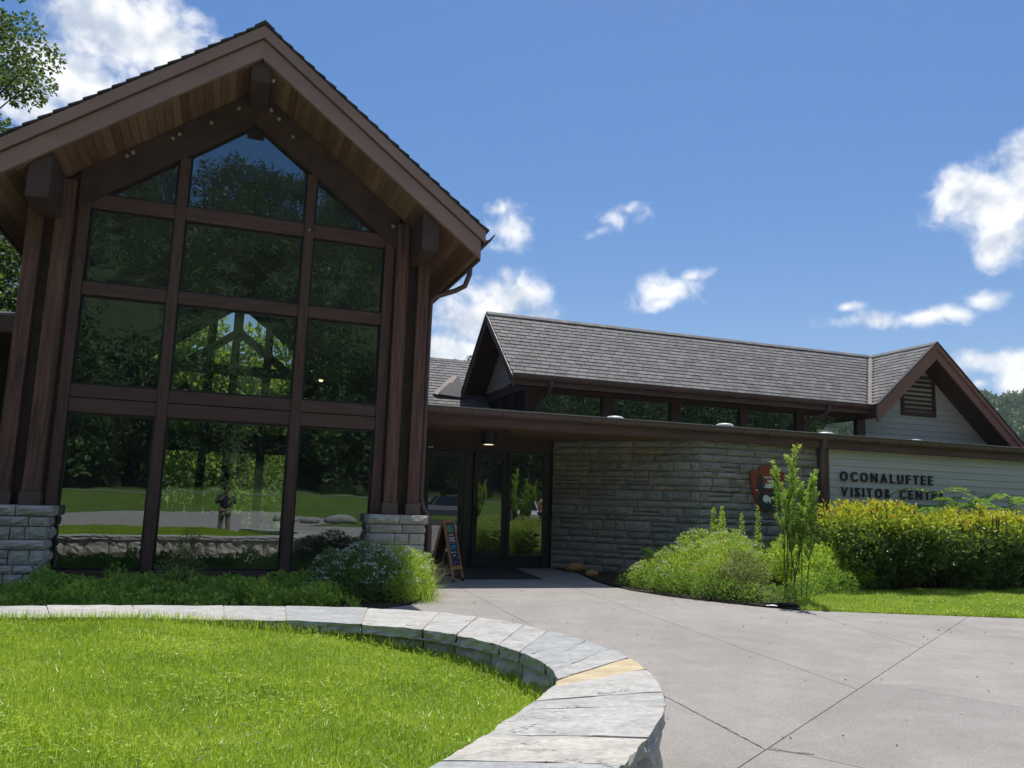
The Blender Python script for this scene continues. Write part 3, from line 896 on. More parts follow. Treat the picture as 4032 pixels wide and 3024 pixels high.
allp = [np.concatenate(q) for q in zip(P1, P1b, P1c)]
# long tufts along the foot of the bench wall
bi = bin_path[(bin_path[:, 0] > -2.3)]
k = 5200
sel = rng.integers(0, len(bi) - 1, k)
nx = bi[sel] + (rng.random((k, 1)) * (bi[np.minimum(sel + 1, len(bi) - 1)] - bi[sel]))
tdir = bi[np.minimum(sel + 1, len(bi) - 1)] - bi[sel]; tdir /= np.linalg.norm(tdir, axis=1, keepdims=True)
inn = np.stack([tdir[:, 1], -tdir[:, 0]], axis=1)
off = np.abs(rng.normal(0, 0.05, k)) - 0.03
nx = nx + inn * off[:, None]
tz = lawn_z(nx[:, 0], nx[:, 1])
tufts = (np.stack([nx[:, 0], nx[:, 1], tz], axis=1), rng.uniform(0.07, 0.14, k), np.full(k, 0.006), np.abs(rng.normal(0.3, 0.3, k)), rng.uniform(0, 6.28, k))
allp = [np.concatenate(q) for q in zip(allp, tufts)]
o = link('grass', blades_mesh('grass', allp[0], allp[1], allp[2], allp[3], allp[4], M['grass']))
tag(o, 'bright green mown grass blades on the raised lawn inside the stone bench', 'grass', kind='stuff')
strip_wide = [(x, y - 0.07) for x, y in strip_poly[:5]] + strip_poly[5:]
P2 = scatter_grass(strip_wide, strip_z, 130000, (8, 17.5), (7.2, 12.2), 0.04, 0.085, 0.008)
o = link('grass', blades_mesh('grass', *P2, M['grass']))
tag(o, 'green grass strip between the pavement and the clipped hedge', 'grass', kind='stuff')

# cracks and a chipped joint in the concrete, a few fallen bits
def ribbon(pts, w, name='crack', mat='joint'):
    q = MB(); V = []; F = []
    for i, (x, y) in enumerate(pts):
        a = pts[max(i - 1, 0)]; b = pts[min(i + 1, len(pts) - 1)]
        d = np.array(b) - np.array(a); d = d / np.linalg.norm(d); n = np.array([-d[1], d[0]])
        ww = w * random.uniform(0.5, 1.3) * (0.3 if i in (0, len(pts) - 1) else 1)
        V += [(x + n[0] * ww, y + n[1] * ww, 0.0025), (x - n[0] * ww, y - n[1] * ww, 0.0025)]
    for i in range(len(pts) - 1): F.append((2 * i, 2 * i + 1, 2 * i + 3, 2 * i + 2))
    q.add(V, F); q.build(name, M[mat], pave)
def wander(a, b, n, amp):
    return [tuple(np.array(a) * (1 - t) + np.array(b) * t + np.array([random.gauss(0, amp), random.gauss(0, amp)]) * (0 < t < 1)) for t in np.linspace(0, 1, n)]
ribbon(wander((7.05, 11.9), (6.6, 10.9), 14, 0.02), 0.004)
ribbon(wander((3.364, 5.8), (3.27, 4.40), 30, 0.004), 0.008)
ribbon(wander((3.27, 4.36), (3.50, 4.20), 10, 0.010), 0.012)
ribbon(wander((4.9, 3.2), (6.4, 3.9), 22, 0.02), 0.003)
ribbon(wander((9.2, 7.9), (9.9, 6.9), 18, 0.02), 0.003)
k = 260
lx = rng.uniform(2.9, 12, k); ly = rng.uniform(3.2, 13, k); ok = in_poly(lx, ly, plaza); lx, ly = lx[ok], ly[ok]; k = len(lx)
a = rng.uniform(0, 6.28, k)
o = link('leaf_litter', leaves_mesh('leaf_litter', np.stack([lx, ly, np.full(k, 0.004)], axis=1), np.stack([np.cos(a), np.sin(a), rng.uniform(0, 0.3, k)], axis=1), rng.uniform(0.012, 0.035, k), rng.uniform(0.008, 0.02, k), M['litter']))
tag(o, 'tiny dry leaf bits scattered on the pavement', 'leaf litter', kind='stuff')
# ------------------------------------------------------------------ rock-faced stone
def rock_mesh(L, h, d, rough=0.02, nx=None, nz=3):
    """split-faced stone: local x 0..L, z 0..h, front towards -y, back at y = d"""
    nx = nx or max(3, min(6, int(L / 0.12) + 2))
    V = []; F = []
    skew = random.uniform(-0.012, 0.012)
    for k in range(nz + 1):
        for i in range(nx + 1):
            u, w = i / nx, k / nz
            edge = min(1.0, min(u, 1 - u) * L / 0.035, min(w, 1 - w) * h / 0.03)
            y = -edge * random.uniform(0.25, 1.0) * rough * 1.6 - (0.004 if edge else 0)
            x = u * L + (random.uniform(-0.012, 0.012) if 0 < i < nx else (skew * (w - 0.5) if random.random() < 0.4 else 0))
            z = w * h + (random.uniform(-0.010, 0.010) if 0 < k < nz else 0)
            V.append((x, y, z))
    n = nx + 1
    for k in range(nz):
        for i in range(nx):
            a = k * n + i
            F.append((a, a + 1, a + n + 1, a + n))
    ring = [i for i in range(n)] + [k * n + nx for k in range(1, nz + 1)] + [nz * n + i for i in range(nx - 1, -1, -1)] + [k * n for k in range(nz - 1, 0, -1)]
    b = len(V)
    for r in ring:
        x, y, z = V[r]; V.append((min(max(x, 0), L), d, min(max(z, 0), h)))
    for i in range(len(ring)):
        j = (i + 1) % len(ring)
        F.append((ring[i], b + i, b + j, ring[j]))
    me = bpy.data.meshes.new('stone')
    me.from_pydata(V, [], F)
    return me

def stone_course_wall(parent, origin, ang, length, z0, z1, mat, hmin=0.105, hmax=0.185, lmin=0.22, lmax=0.66, depth=0.10, rough=0.02, name='stone', phase=0, heights=None):
    """ashlar courses along direction ang from origin; the front is to the right-hand side of the direction"""
    ca, sa = math.cos(ang), math.sin(ang)
    z = z0; gap = 0.014
    ci = 0
    while z < z1 - 0.05:
        h = heights[ci % len(heights)] if heights else random.uniform(hmin, hmax)
        ci += 1
        if z1 - (z + h) < 0.07: h = z1 - z
        x = 0.0
        while x < length - 0.03:
            L = random.uniform(lmin, lmax) ** 1.0 * (0.8 if h > 0.17 else 1.0)
            if length - (x + L) < 0.16: L = length - x
            parts = [(z, h)]
            if h > 0.17 and L > 0.3 and random.random() < 0.3:
                f = random.uniform(0.4, 0.6); parts = [(z, h * f), (z + h * f, h * (1 - f))]
            for zz, hh in parts:
                me = rock_mesh(L - gap, hh - gap, depth, rough)
                me.materials.append(mat)
                off = random.uniform(-0.016, 0.016)
                px = origin[0] + ca * (x + gap / 2) + sa * off
                py = origin[1] + sa * (x + gap / 2) - ca * off
                link(name, me, None, parent, (px, py, zz + gap / 2), (0, 0, ang))
            x += L
        z += h
    return

# ------------------------------------------------------------------ curved stone bench wall
bench = base_empty('stone_bench', (2.3, 5.2, 0))
tag(bench, 'low curved stone bench wall with flagstone coping around the raised lawn', 'bench')
def cat(pts, t):
    i = min(int(t), len(pts) - 2); u = t - i
    g = lambda k: np.array(pts[k]) if 0 <= k < len(pts) else (2 * np.array(pts[0]) - np.array(pts[1]) if k < 0 else 2 * np.array(pts[-1]) - np.array(pts[-2]))
    a, b, c, d = g(i - 1), g(i), g(i + 1), g(i + 2)
    return 0.5 * ((2 * b) + (-a + c) * u + (2 * a - 5 * b + 4 * c - d) * u * u + (-a + 3 * b - 3 * c + d) * u ** 3)
def bench_pt(t, w):
    return cat(BENCH_IN, t) * (1 - w) + cat(BENCH_OUT, t) * w
NB = len(BENCH_IN) - 1
core = MB()
ts = np.linspace(0.02, NB - 0.04, 110)
for a, b in zip(ts[:-1], ts[1:]):
    q = [bench_pt(a, 0.17), bench_pt(a, 0.83), bench_pt(b, 0.83), bench_pt(b, 0.17)]
    core.prism_z([tuple(p) for p in q], 0.0, 0.372)
core.build('wall_core', M['mortar'], bench)
jm = MB()
for a, b in zip(ts[:-1], ts[1:]):
    q = [bench_pt(a, 0.06), bench_pt(a, 0.94), bench_pt(b, 0.94), bench_pt(b, 0.06)]
    jm.prism_z([tuple(p) for p in q], 0.37, 0.4475)
jm.build('joint_mortar', M['joint_mortar'], bench)
# coping stones
tt = [0.0]
BT = 0.455; TH = 0.080
tq = np.linspace(0, NB, 1601)
mid_pts = np.array([bench_pt(t, 0.5) for t in tq])
arc = np.concatenate(([0], np.cumsum(np.linalg.norm(np.diff(mid_pts, axis=0), axis=1))))
sg = arc[np.argmin(np.linalg.norm(mid_pts - np.array((2.28, 4.56)), axis=1))]
after = [0.15, 0.47, 0.26, 0.55, 0.40, 0.5, 0.45, 0.4]
before = [0.14, 0.27, 0.30, 0.46, 0.30, 0.52, 0.38, 0.62, 0.70, 0.52, 0.72, 0.66, 0.8, 0.58]
sb_ = [sg]
for w_ in after: sb_.append(sb_[-1] + w_)
sb_ = [q for q in sb_[1:] if q < arc[-1] - 0.12]
sf = [sg]
for w_ in before + [0.7, 0.85, 0.62, 0.78] * 8: sf.append(sf[-1] - w_)
sf = [q for q in sf[1:] if q > 0.2]
tt = [0.0] + [float(np.interp(q, arc, tq)) for q in sorted(sf + sb_)] + [NB]
gold = min(range(len(tt) - 1), key=lambda i: np.linalg.norm(bench_pt((tt[i] + tt[i + 1]) / 2, 0.5) - np.array((2.28, 4.52))))
nrng = np.random.default_rng(3)
for i in range(len(tt) - 1):
    t0, t1 = tt[i], tt[i + 1]
    nu, nv = 6, 7
    dz = random.uniform(-0.003, 0.003)
    sk0, sk1 = 0.0, 0.0
    V = []; F = []
    spd = np.linalg.norm(bench_pt(t1, 0.5) - bench_pt(t0, 0.5)) / (t1 - t0)
    g = 0.0055 / spd
    tilt = random.uniform(-0.004, 0.004)
    skew = random.uniform(-0.06, 0.06) / spd if 0 < i < len(tt) - 2 else 0
    for k in range(nv + 1):
        for j in range(nu + 1):
            w = k / nv; u = j / nu
            ww = w
            if k in (0, nv): ww += random.uniform(-0.012, 0.010) * (1 if k else -1)
            t = t0 + g + (t1 - t0 - 2 * g) * u
            p = bench_pt(min(max(t, 0), NB), ww)
            e = 0.006 if (k in (0, nv)) else (0.002 if j in (0, nu) else 0)
            V.append((p[0], p[1], BT + dz + tilt * (w - 0.5) - e * random.uniform(0.4, 1.4) + random.uniform(-0.0022, 0.0022)))
    n = nu + 1
    for k in range(nv):
        for j in range(nu):
            a = k * n + j
            F.append((a, a + n, a + n + 1, a + 1))
    # ragged sides: two rings below the top edge
    ring = [j for j in range(n)] + [k * n + nu for k in range(1, nv + 1)] + [nv * n + j for j in range(nu - 1, -1, -1)] + [k * n for k in range(nv - 1, 0, -1)]
    c0 = np.mean(np.array(V), axis=0)
    rings = [ring]
    for lv, (fz, amp_) in enumerate(((0.35, 0.026), (0.75, 0.03), (1.0, 0.02))):
        b = len(V); new = []
        for q, r in enumerate(ring):
            x, y, z = V[r]
            kk = r // n
            ragged = amp_ if kk in (0, nv) else 0.002
            dirv = np.array([x, y]) - c0[:2]; dirv /= np.linalg.norm(dirv)
            sft = random.uniform(-ragged, ragged * 0.55)
            V.append((x + dirv[0] * sft, y + dirv[1] * sft, BT - TH * fz + random.uniform(-0.008, 0.008) * (lv < 2)))
            new.append(b + q)
        pr_ = rings[-1]
        for q in range(len(ring)):
            q2 = (q + 1) % len(ring)
            F.append((pr_[q], pr_[q2], new[q2], new[q]))
        rings.append(new)
    F.append(tuple(rings[-1]))
    me = bpy.data.meshes.new('coping_stone')
    me.from_pydata(V, [], [tuple(reversed(f)) for f in F])
    me.materials.append(M['cap_stone_gold'] if i == gold else M['cap_stone'])
    o = link('coping_stone', me, None, bench)
    if i == gold: o['label'] = 'golden tan coping slab'
# facing stones under the coping, outer and inner face
def bench_facing(w, sign, tmin, tmax):
    for z0, z1 in (((0.0, 0.372),) if sign > 0 else ((0.0, 0.19), (0.19, 0.366))):
        t = tmin
        while t < tmax - 0.05:
            p = bench_pt(t, w)
            spd = np.linalg.norm(bench_pt(min(t + 0.02, NB), w) - bench_pt(max(t - 0.02, 0), w)) / 0.04
            L = random.uniform(0.24, 0.50)
            t1 = min(t + L / spd, tmax)
            q = bench_pt(t1, w)
            L = np.linalg.norm(q - p)
            if L < 0.06: break
            me = rock_mesh(L - 0.012, z1 - z0 - 0.012, 0.10, 0.04, nz=5 if z1 - z0 > 0.3 else 3)
            me.materials.append(M['pier_stone'])
            a, b = (q, p) if sign > 0 else (p, q)
            ang = math.atan2(b[1] - a[1], b[0] - a[0])
            link('facing_stone', me, None, bench, (a[0], a[1], z0 + 0.006), (0, 0, ang))
            t = t1
bench_facing(0.90, 1, 2.0, NB - 0.05)
bench_facing(0.10, -1, 4.0, NB - 0.05)
# ------------------------------------------------------------------ the visitor building
B = base_empty('visitor_center', (3.0, HALL_D, 0))
tag(B, 'brown timber and stone visitor center with tall glazed gable and long slate roofed wing', 'building')
D = HALL_D
SL = 0.75                    # hall roof slope
ZU = 8.56                    # underside of the hall roof at the ridge
YF = 12.9                    # front of the hall roof overhang
YB = 30.0
def zu(x): return ZU - SL * abs(x)

# stone piers
for sx in (1, -1):
    x0, x1 = (2.35, 3.28) if sx > 0 else (-3.36, -2.46)
    p = MB(); p.box(x0 + 0.05, x1 - 0.05, 13.72, 14.45, 0, 1.04)
    pier = p.build('stone_pier', M['mortar'], B)
    stone_course_wall(pier, (x0, 13.66), 0, x1 - x0, 0.0, 1.045, M['pier_stone'], depth=0.1, rough=0.024, lmin=0.2, lmax=0.55, heights=[0.2, 0.13, 0.22, 0.15, 0.19, 0.15])
    stone_course_wall(pier, (x1, 13.67), math.pi / 2, 0.76, 0.0, 1.045, M['pier_stone'], depth=0.1, rough=0.024, lmin=0.2, lmax=0.45, heights=[0.2, 0.13, 0.22, 0.15, 0.19, 0.15])
    stone_course_wall(pier, (x0, 14.43), -math.pi / 2, 0.76, 0.0, 1.045, M['pier_stone'], depth=0.1, rough=0.024, lmin=0.2, lmax=0.45, heights=[0.2, 0.13, 0.22, 0.15, 0.19, 0.15])
    xm = x0 + (x1 - x0) * 0.52
    for a, b in ((x0 - 0.035, xm - 0.006), (xm + 0.006, x1 + 0.05)):
        V = []; 
        me = rock_mesh(b - a, 0.145, 0.80, 0.03)
        me.materials.append(M['pier_stone'])
        link('cap_stone', me, None, pier, (a, 13.635, 1.05))
    # paired posts in steel shoes
    posts = [(2.59, 2.81), (3.00, 3.21)] if sx > 0 else [(-2.90, -2.66), (-3.28, -3.06)]
    for a, b in posts:
        q = MB(); q.box(a, b, 13.90, 14.12, 1.40, zu(max(abs(a), abs(b))) - 0.01)
        q.build('post', M['post'], B, bevel=0.006)
        q = MB(); q.box(a - 0.025, b + 0.025, 13.872, 14.15, 1.196, 1.40)
        q.build('post_shoe', M['brown_metal'], B, bevel=0.004)
    q = MB(); a, b = (2.40, 3.22) if sx > 0 else (-3.29, -2.45)
    q.prism_y([(a, 1.2), (b, 1.2), (b, zu(b) - 0.012), (a, zu(a) - 0.012)], 14.10, 14.34)
    q.build('corner_board', M['timber_dark'], B)
    q = MB(); a, b = (2.392, 2.56) if sx > 0 else (-2.60, -2.442)
    q.box(a, b, 14.03, 14.098, 0.20, 6.24)
    q.build('jamb_board', M['timber'], B, bevel=0.005)

# timber window frame of the gable
XC = [(-2.44, -1.17), (-1.01, 0.94), (1.10, 2.39)]
for a, b in ((-1.17, -1.01), (0.94, 1.10)):
    q = MB(); q.box(a, b, 14.035, 14.26, 0.20, zu(max(abs(a), abs(b))) - 0.58)
    q.build('mullion', M['timber'], B, bevel=0.006)
for z0, z1, y0 in ((6.01, 6.25, 14.05), (4.56, 4.77, 14.05), (2.90, 3.10, 14.045), (2.66, 2.885, 14.05)):
    for a, b in XC:
        q = MB(); q.box(a, b, y0 + 0.012, 14.25, z0, z1)
        q.build('transom', M['timber_h'], B, bevel=0.005)
q = MB(); q.box(-2.46, 2.40, 14.14, 14.25, 2.86, 2.92); q.build('reveal_strip', M['timber_dark'], B)
q = MB(); q.box(-2.60, 2.55, 14.06, 14.26, 0.03, 0.215); q.build('sill_plate', M['timber_h'], B, bevel=0.005)
q = MB(); q.box(-3.3, 2.5, 13.98, 14.3, -0.05, 0.028); q.build('ledge', M['concrete_ledge'], B)
# big rafters on the gable wall
for sx in (1, -1):
    pl = [(0, 7.93), (2.62, 7.93 - SL * 2.62), (2.62, zu(2.62) - 0.004), (0, ZU - 0.004)]
    if sx < 0: pl = [(-x, z) for x, z in reversed(pl)]
    q = MB(); q.prism_y(pl, 14.0, 14.24)
    q.build('rafter_beam', M['timber_dark'], B, bevel=0.006)

# windows: dark metal frame, pane
def window(poly, y, parent, fw=0.035, mat='glass', depth=0.05):
    """poly: convex (x, z) counter-clockwise seen from -Y"""
    n = len(poly); c = np.mean(np.array(poly), axis=0)
    inner = []
    P = [np.array(p) for p in poly]
    for i in range(n):
        a, b, d_ = P[i - 1], P[i], P[(i + 1) % n]
        e1 = (b - a) / np.linalg.norm(b - a); e2 = (d_ - b) / np.linalg.norm(d_ - b)
        n1 = np.array([-e1[1], e1[0]]); n2 = np.array([-e2[1], e2[0]])
        m = np.array([n1, n2]); 
        inner.append(tuple(b + np.linalg.solve(m, np.array([fw, fw])) if abs(np.linalg.det(m)) > 1e-3 else b + n1 * fw))
    q = MB()
    V = [(x, y, z) for x, z in poly] + [(x, y, z) for x, z in inner] + [(x, y + depth, z) for x, z in poly] + [(x, y + depth, z) for x, z in inner]
    F = []
    for i in range(n):
        j = (i + 1) % n
        F += [(i, j, j + n, i + n), (i + n, j + n, j + 3 * n, i + 3 * n), (i + 2 * n, i + 3 * n, j + 3 * n, j + 2 * n)]
    q.add(V, F)
    w = q.build('window', M['black_metal'], parent)
    g = MB(); g.add([(x, y + depth * 0.55, z) for x, z in inner], [tuple(range(n))])
    g.build('pane', M[mat], w)
    return w
rows = [(0.215, 2.66), (3.10, 4.56), (4.77, 6.01)]
for a, b in XC:
    for z0, z1 in rows:
        window([(a, z0), (b, z0), (b, z1), (a, z1)], 14.12, B)
zb = lambda x: 7.925 - SL * abs(x)
window([(-1.01, 6.25), (0.94, 6.25), (0.94, zb(0.94)), (0, zb(0)), (-1.01, zb(1.01))], 14.12, B)
window([(1.10, 6.25), (2.225, 6.25), (1.10, zb(1.10))], 14.12, B)
window([(-2.225, 6.25), (-1.17, 6.25), (-1.17, zb(1.17))], 14.12, B)

# hall roof: soffit planks along the depth of the overhang, rake boards, shingle courses
def slope_quad(sx, xa, xb, ya, yb, off, th):
    """slab lying on the hall roof slope between |x| = xa..xb; off measured above the underside"""
    pl = [(xa, zu(xa) + off), (xb, zu(xb) + off), (xb, zu(xb) + off + th), (xa, zu(xa) + off + th)]
    if sx < 0: pl = [(-x, z) for x, z in reversed(pl)]
    q = MB(); q.prism_y(pl, ya, yb); return q
deck = MB()
for sx in (1, -1):
    deck.v, deck.f, deck.m = deck.v, deck.f, deck.m
    s_ = slope_quad(sx, 0.0, 3.84, YF + 0.06, YB, 0.03, 0.50)
    deck.add(s_.v, s_.f)
roof = deck.build('hall_roof', M['timber_dark'], B)
PW = 0.117
for sx in (1, -1):
    x = 0.02
    while x < 3.80:
        w = min(PW * random.choice((1, 1, 1.0)), 3.83 - x)
        yb = D + 0.1 if x < 3.0 else YB
        q = slope_quad(sx, x + 0.003, x + w - 0.003, YF + 0.075, 14.0 if x < 2.6 else (14.06 if x < 3.2 else 26.0), 0.0, 0.028)
        q.build('plank', M['plank'], roof)
        x += w
for sx in (1, -1):
    # lower and upper rake board
    q = slope_quad(sx, 0.0, 3.86, YF, YF + 0.06, 0.0, 0.33); q.build('rake_board', M['rake'], roof)
    q = slope_quad(sx, 0.0, 3.93, YF - 0.055, YF - 0.002, 0.335, 0.205); q.build('rake_board', M['rake'], roof)
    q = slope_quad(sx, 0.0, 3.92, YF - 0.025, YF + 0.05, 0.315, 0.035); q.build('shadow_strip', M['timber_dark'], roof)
    # eave fascia (plumb) and its gutter
    q = MB(); x0, x1 = sorted((sx * 3.84, sx * 3.885)); q.box(x0, x1, YF + 0.062, YB, zu(3.86) - 0.02, zu(3.86) + 0.36)
    q.build('fascia_board', M['rake_dark'], roof)
    prof = [(3.89, 6.12), (3.90, 6.02), (3.96, 5.965), (4.03, 5.985), (4.08, 6.06), (4.115, 6.115), (4.10, 6.13), (4.02, 6.03), (3.96, 6.00), (3.915, 6.05), (3.905, 6.12)]
    prof = [(x, z + 0.0) for x, z in prof]
    if sx < 0: prof = [(-x, z) for x, z in reversed(prof)]
    q = MB(); q.prism_y(prof, YF - 0.02, YB); q.build('gutter', M['brown_metal'], roof)
    # shingle courses, stepped up the slope
    x = 3.985; k = 0
    while x > 0.0:
        xb = max(x - 0.185, -0.0)
        q = slope_quad(sx, xb, x, YF - 0.075, YB, 0.545 + 0.005, 0.03)
        # butt edge proud of the course below
        for i, v in enumerate(q.v):
            vx = abs(v[0])
            if abs(vx - x) < 1e-6: q.v[i] = (v[0], v[1], v[2] + 0.032)
        q.build('shingle_course', M['shingle_dark'], roof)
        x = xb; k += 1
q = MB(); q.prism_y([(-0.16, 9.03), (0, 9.15), (0.16, 9.03), (0.16, 9.06), (0, 9.185), (-0.16, 9.06)], YF - 0.08, YB); q.build('ridge_cap', M['shingle_dark'], roof)
# outrigger beams and ridge beam under the overhang
def outrigger(x0, x1, zbot):
    q = MB()
    a, b = (x0, x1)
    q.prism_y([(a, zbot), (b, zbot), (b, zu(b) - 0.006), (a, zu(a) - 0.006)] if not (a < 0 < b) else [(a, zbot), (b, zbot), (b, zu(b) - 0.006), (0, ZU - 0.006), (a, zu(a) - 0.006)], 12.985, 14.4)
    q.build('outrigger_beam', M['timber_dark'], B, bevel=0.012)
outrigger(2.83, 3.135, 5.70); outrigger(-3.135, -2.83, 5.70); outrigger(-0.155, 0.155, 8.18)
# small block under the ridge inside the top pane
# hall walls and interior
q = MB()
for sx in (1, -1):
    x0, x1 = sorted((sx * 3.05, sx * 3.22)); q.prism_y([(x0, 0), (x1, 0), (x1, zu(x1)), (x0, zu(x0))], 14.35, YB)
hw = q.build('hall_side_wall', M['timber_dark'], B)
q = MB(); q.box(-3.05, 3.05, 14.3, 28.0, -0.02, 0.012); q.build('hall_floor', M['inside_floor'], B)
q = MB()
for sx in (1, -1):
    x = 0.0
    s_ = slope_quad(sx, 0.0, 3.05, 14.26, 28, 0.0, 0.02); q.add(s_.v, s_.f)
q.build('hall_ceiling', M['inside_wood'], B)
# interior lining, dark
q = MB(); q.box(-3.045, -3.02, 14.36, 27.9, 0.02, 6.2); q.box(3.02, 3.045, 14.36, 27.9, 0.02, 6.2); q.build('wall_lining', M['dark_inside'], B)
# glazed rear wall seen through the hall
for x in (-0.83, -0.06, 0.99, -2.3, 2.3):
    q = MB(); q.box(x - 0.13, x + 0.13, 27.9, 28.15, 0, zu(x) - 0.05); q.build('rear_column', M['dark_inside'], B)
for z0, z1 in ((5.42, 5.72), (2.82, 3.48), (0.0, 0.35)):
    q = MB(); q.box(-3.05, 3.05, 27.93, 28.12, z0, z1); q.build('rear_beam', M['dark_inside'], B)
for sx in (1, -1):
    pl = [(0, 7.75), (3.05, 7.75 - SL * 3.05), (3.05, zu(3.05) - .01), (0, ZU - .01)]
    if sx < 0: pl = [(-x, z) for x, z in reversed(pl)]
    q = MB(); q.prism_y(pl, 27.95, 28.1); q.build('rear_rafter', M['dark_inside'], B)
    # closed outer bays of the rear wall
    x0, x1 = sorted((sx * 2.43, sx * 3.05)); q = MB(); q.box(x0, x1, 27.96, 28.09, 0, 5.6); q.build('rear_panel', M['dark_inside'], B)
# two trusses with pale timber chords
for y in (18.6, 23.2):
    for sx in (1, -1):
        q = MB(); q.bar((0, y, 6.95), (sx * 3.0, y, 6.95 - SL * 3.0), 0.16, 0.26); q.build('truss_chord', M['inside_beam'], B)
        q = MB(); q.bar((0.0, y, 5.95), (sx * 2.9, y, 5.95 - SL * 2.9), 0.14, 0.2); q.build('truss_brace', M['inside_beam'], B)
    q = MB(); q.box(-0.1, 0.1, y - 0.09, y + 0.09, 5.7, 8.4); q.build('king_post', M['inside_beam'], B)

# ------------------------------------------------------------------ entrance canopy and low wing
CG = 14.80                   # gutter line of the low roof
XE = 26.0
q = MB()
q.prism_x([(CG + 0.03, 2.96), (17.9, 2.96), (17.9, 3.24), (CG + 0.03, 3.13)], 3.23, XE)
canopy = q.build('canopy_roof', M['timber_dark'], B)
q = MB(); q.box(3.24, XE, CG, CG + 0.028, 2.94, 3.20); q.build('fascia_board', M['timber_h'], canopy)
x = CG + 0.05
while x < 17.45:
    q = MB(); q.box(3.25, 12.7, x, x + 0.136, 2.942, 2.958); q.build('plank', M['plank'], canopy)
    x += 0.14
# half-round gutter with straps
prof = [(CG - 0.004, 3.255), (CG - 0.004, 3.13), (CG - 0.045, 3.105), (CG - 0.085, 3.115), (CG - 0.115, 3.15), (CG - 0.125, 3.215), (CG - 0.135, 3.235), (CG - 0.12, 3.245), (CG - 0.105, 3.215), (CG - 0.09, 3.16), (CG - 0.05, 3.14), (CG - 0.018, 3.15), (CG - 0.018, 3.255)]
q = MB(); q.prism_x(prof, 3.30, XE); gut = q.build('gutter', M['brown_metal'], canopy)
q = MB(); q.box(3.30, XE, CG - 0.139, CG - 0.116, 3.246, 3.262); q.build('gutter_rim', M['bright_metal'], canopy)
q = MB(); q.box(3.30, XE, CG - 0.012, CG + 0.05, 3.257, 3.275); q.build('drip_edge', M['shingle_dark'], canopy)
x = 3.75
while x < 20:
    q = MB(); q.tube([(x + 0.0, CG - 0.008, 3.12), (x, CG - 0.045, 3.098), (x, CG - 0.088, 3.108), (x, CG - 0.121, 3.148), (x, CG - 0.131, 3.215)], 0.009, 5)
    q.build('gutter_strap', M['brown_metal'], canopy)
    x += 0.62

# stone walls of the entrance: diagonal return and front
A0 = (7.19, 17.42); A1 = (9.60, 14.95); XW = 12.70
Ld = math.hypot(A1[0] - A0[0], A1[1] - A0[1]); ang = math.atan2(A1[1] - A0[1], A1[0] - A0[0])
nrm = (-math.sin(ang), math.cos(ang))
q = MB(); q.prism_z([(A0[0] + nrm[0] * 0.06, A0[1] + nrm[1] * 0.06), (A1[0] + 0.02, A1[1] + 0.05), (XW + 0.2, A1[1] + 0.05), (XW + 0.2, 15.3), (9.75, 15.3), (A0[0] + nrm[0] * 0.4, A0[1] + nrm[1] * 0.4)], 0, 2.94)
sw = q.build('stone_wall', M['mortar'], B)
HTS = [0.15, 0.17, 0.12, 0.20, 0.13, 0.16, 0.23, 0.12, 0.19, 0.15, 0.22, 0.115, 0.18, 0.14, 0.21, 0.16]
stone_course_wall(sw, A0, ang, Ld, 0.0, 2.945, M['wall_stone'], depth=0.09, rough=0.028, lmin=0.25, lmax=0.85, heights=HTS)
stone_course_wall(sw, A1, 0.0, XW - A1[0], 0.0, 2.945, M['wall_stone'], depth=0.09, rough=0.028, lmin=0.25, lmax=0.85, heights=HTS)

# entrance wall: storefront frame, two door leaves, side light, header
DY = 17.55
q = MB(); q.box(3.22, 7.6, DY + 0.02, DY + 0.2, 2.66, 2.96); q.build('door_header', M['timber_dark'], B)
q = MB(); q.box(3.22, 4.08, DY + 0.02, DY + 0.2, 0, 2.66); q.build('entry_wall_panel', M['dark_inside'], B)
q = MB()
for a, b in ((4.08, 4.14), (5.08, 5.27), (6.12, 6.20), (7.03, 7.30)):
    q.box(a, b, DY - 0.03, DY + 0.09, 0, 2.66)
q.box(4.08, 7.3, DY - 0.025, DY + 0.085, 2.60, 2.665)
q.box(6.20, 7.03, DY - 0.02, DY + 0.08, 0.0, 0.29)
q.build('storefront_frame', M['black_metal'], B)
q = MB(); q.add([(6.20, DY + 0.03, 0.29), (7.03, DY + 0.03, 0.29), (7.03, DY + 0.03, 2.60), (6.20, DY + 0.03, 2.60)], [(0, 1, 2, 3)]); q.build('side_light_pane', M['door_glass'], B)
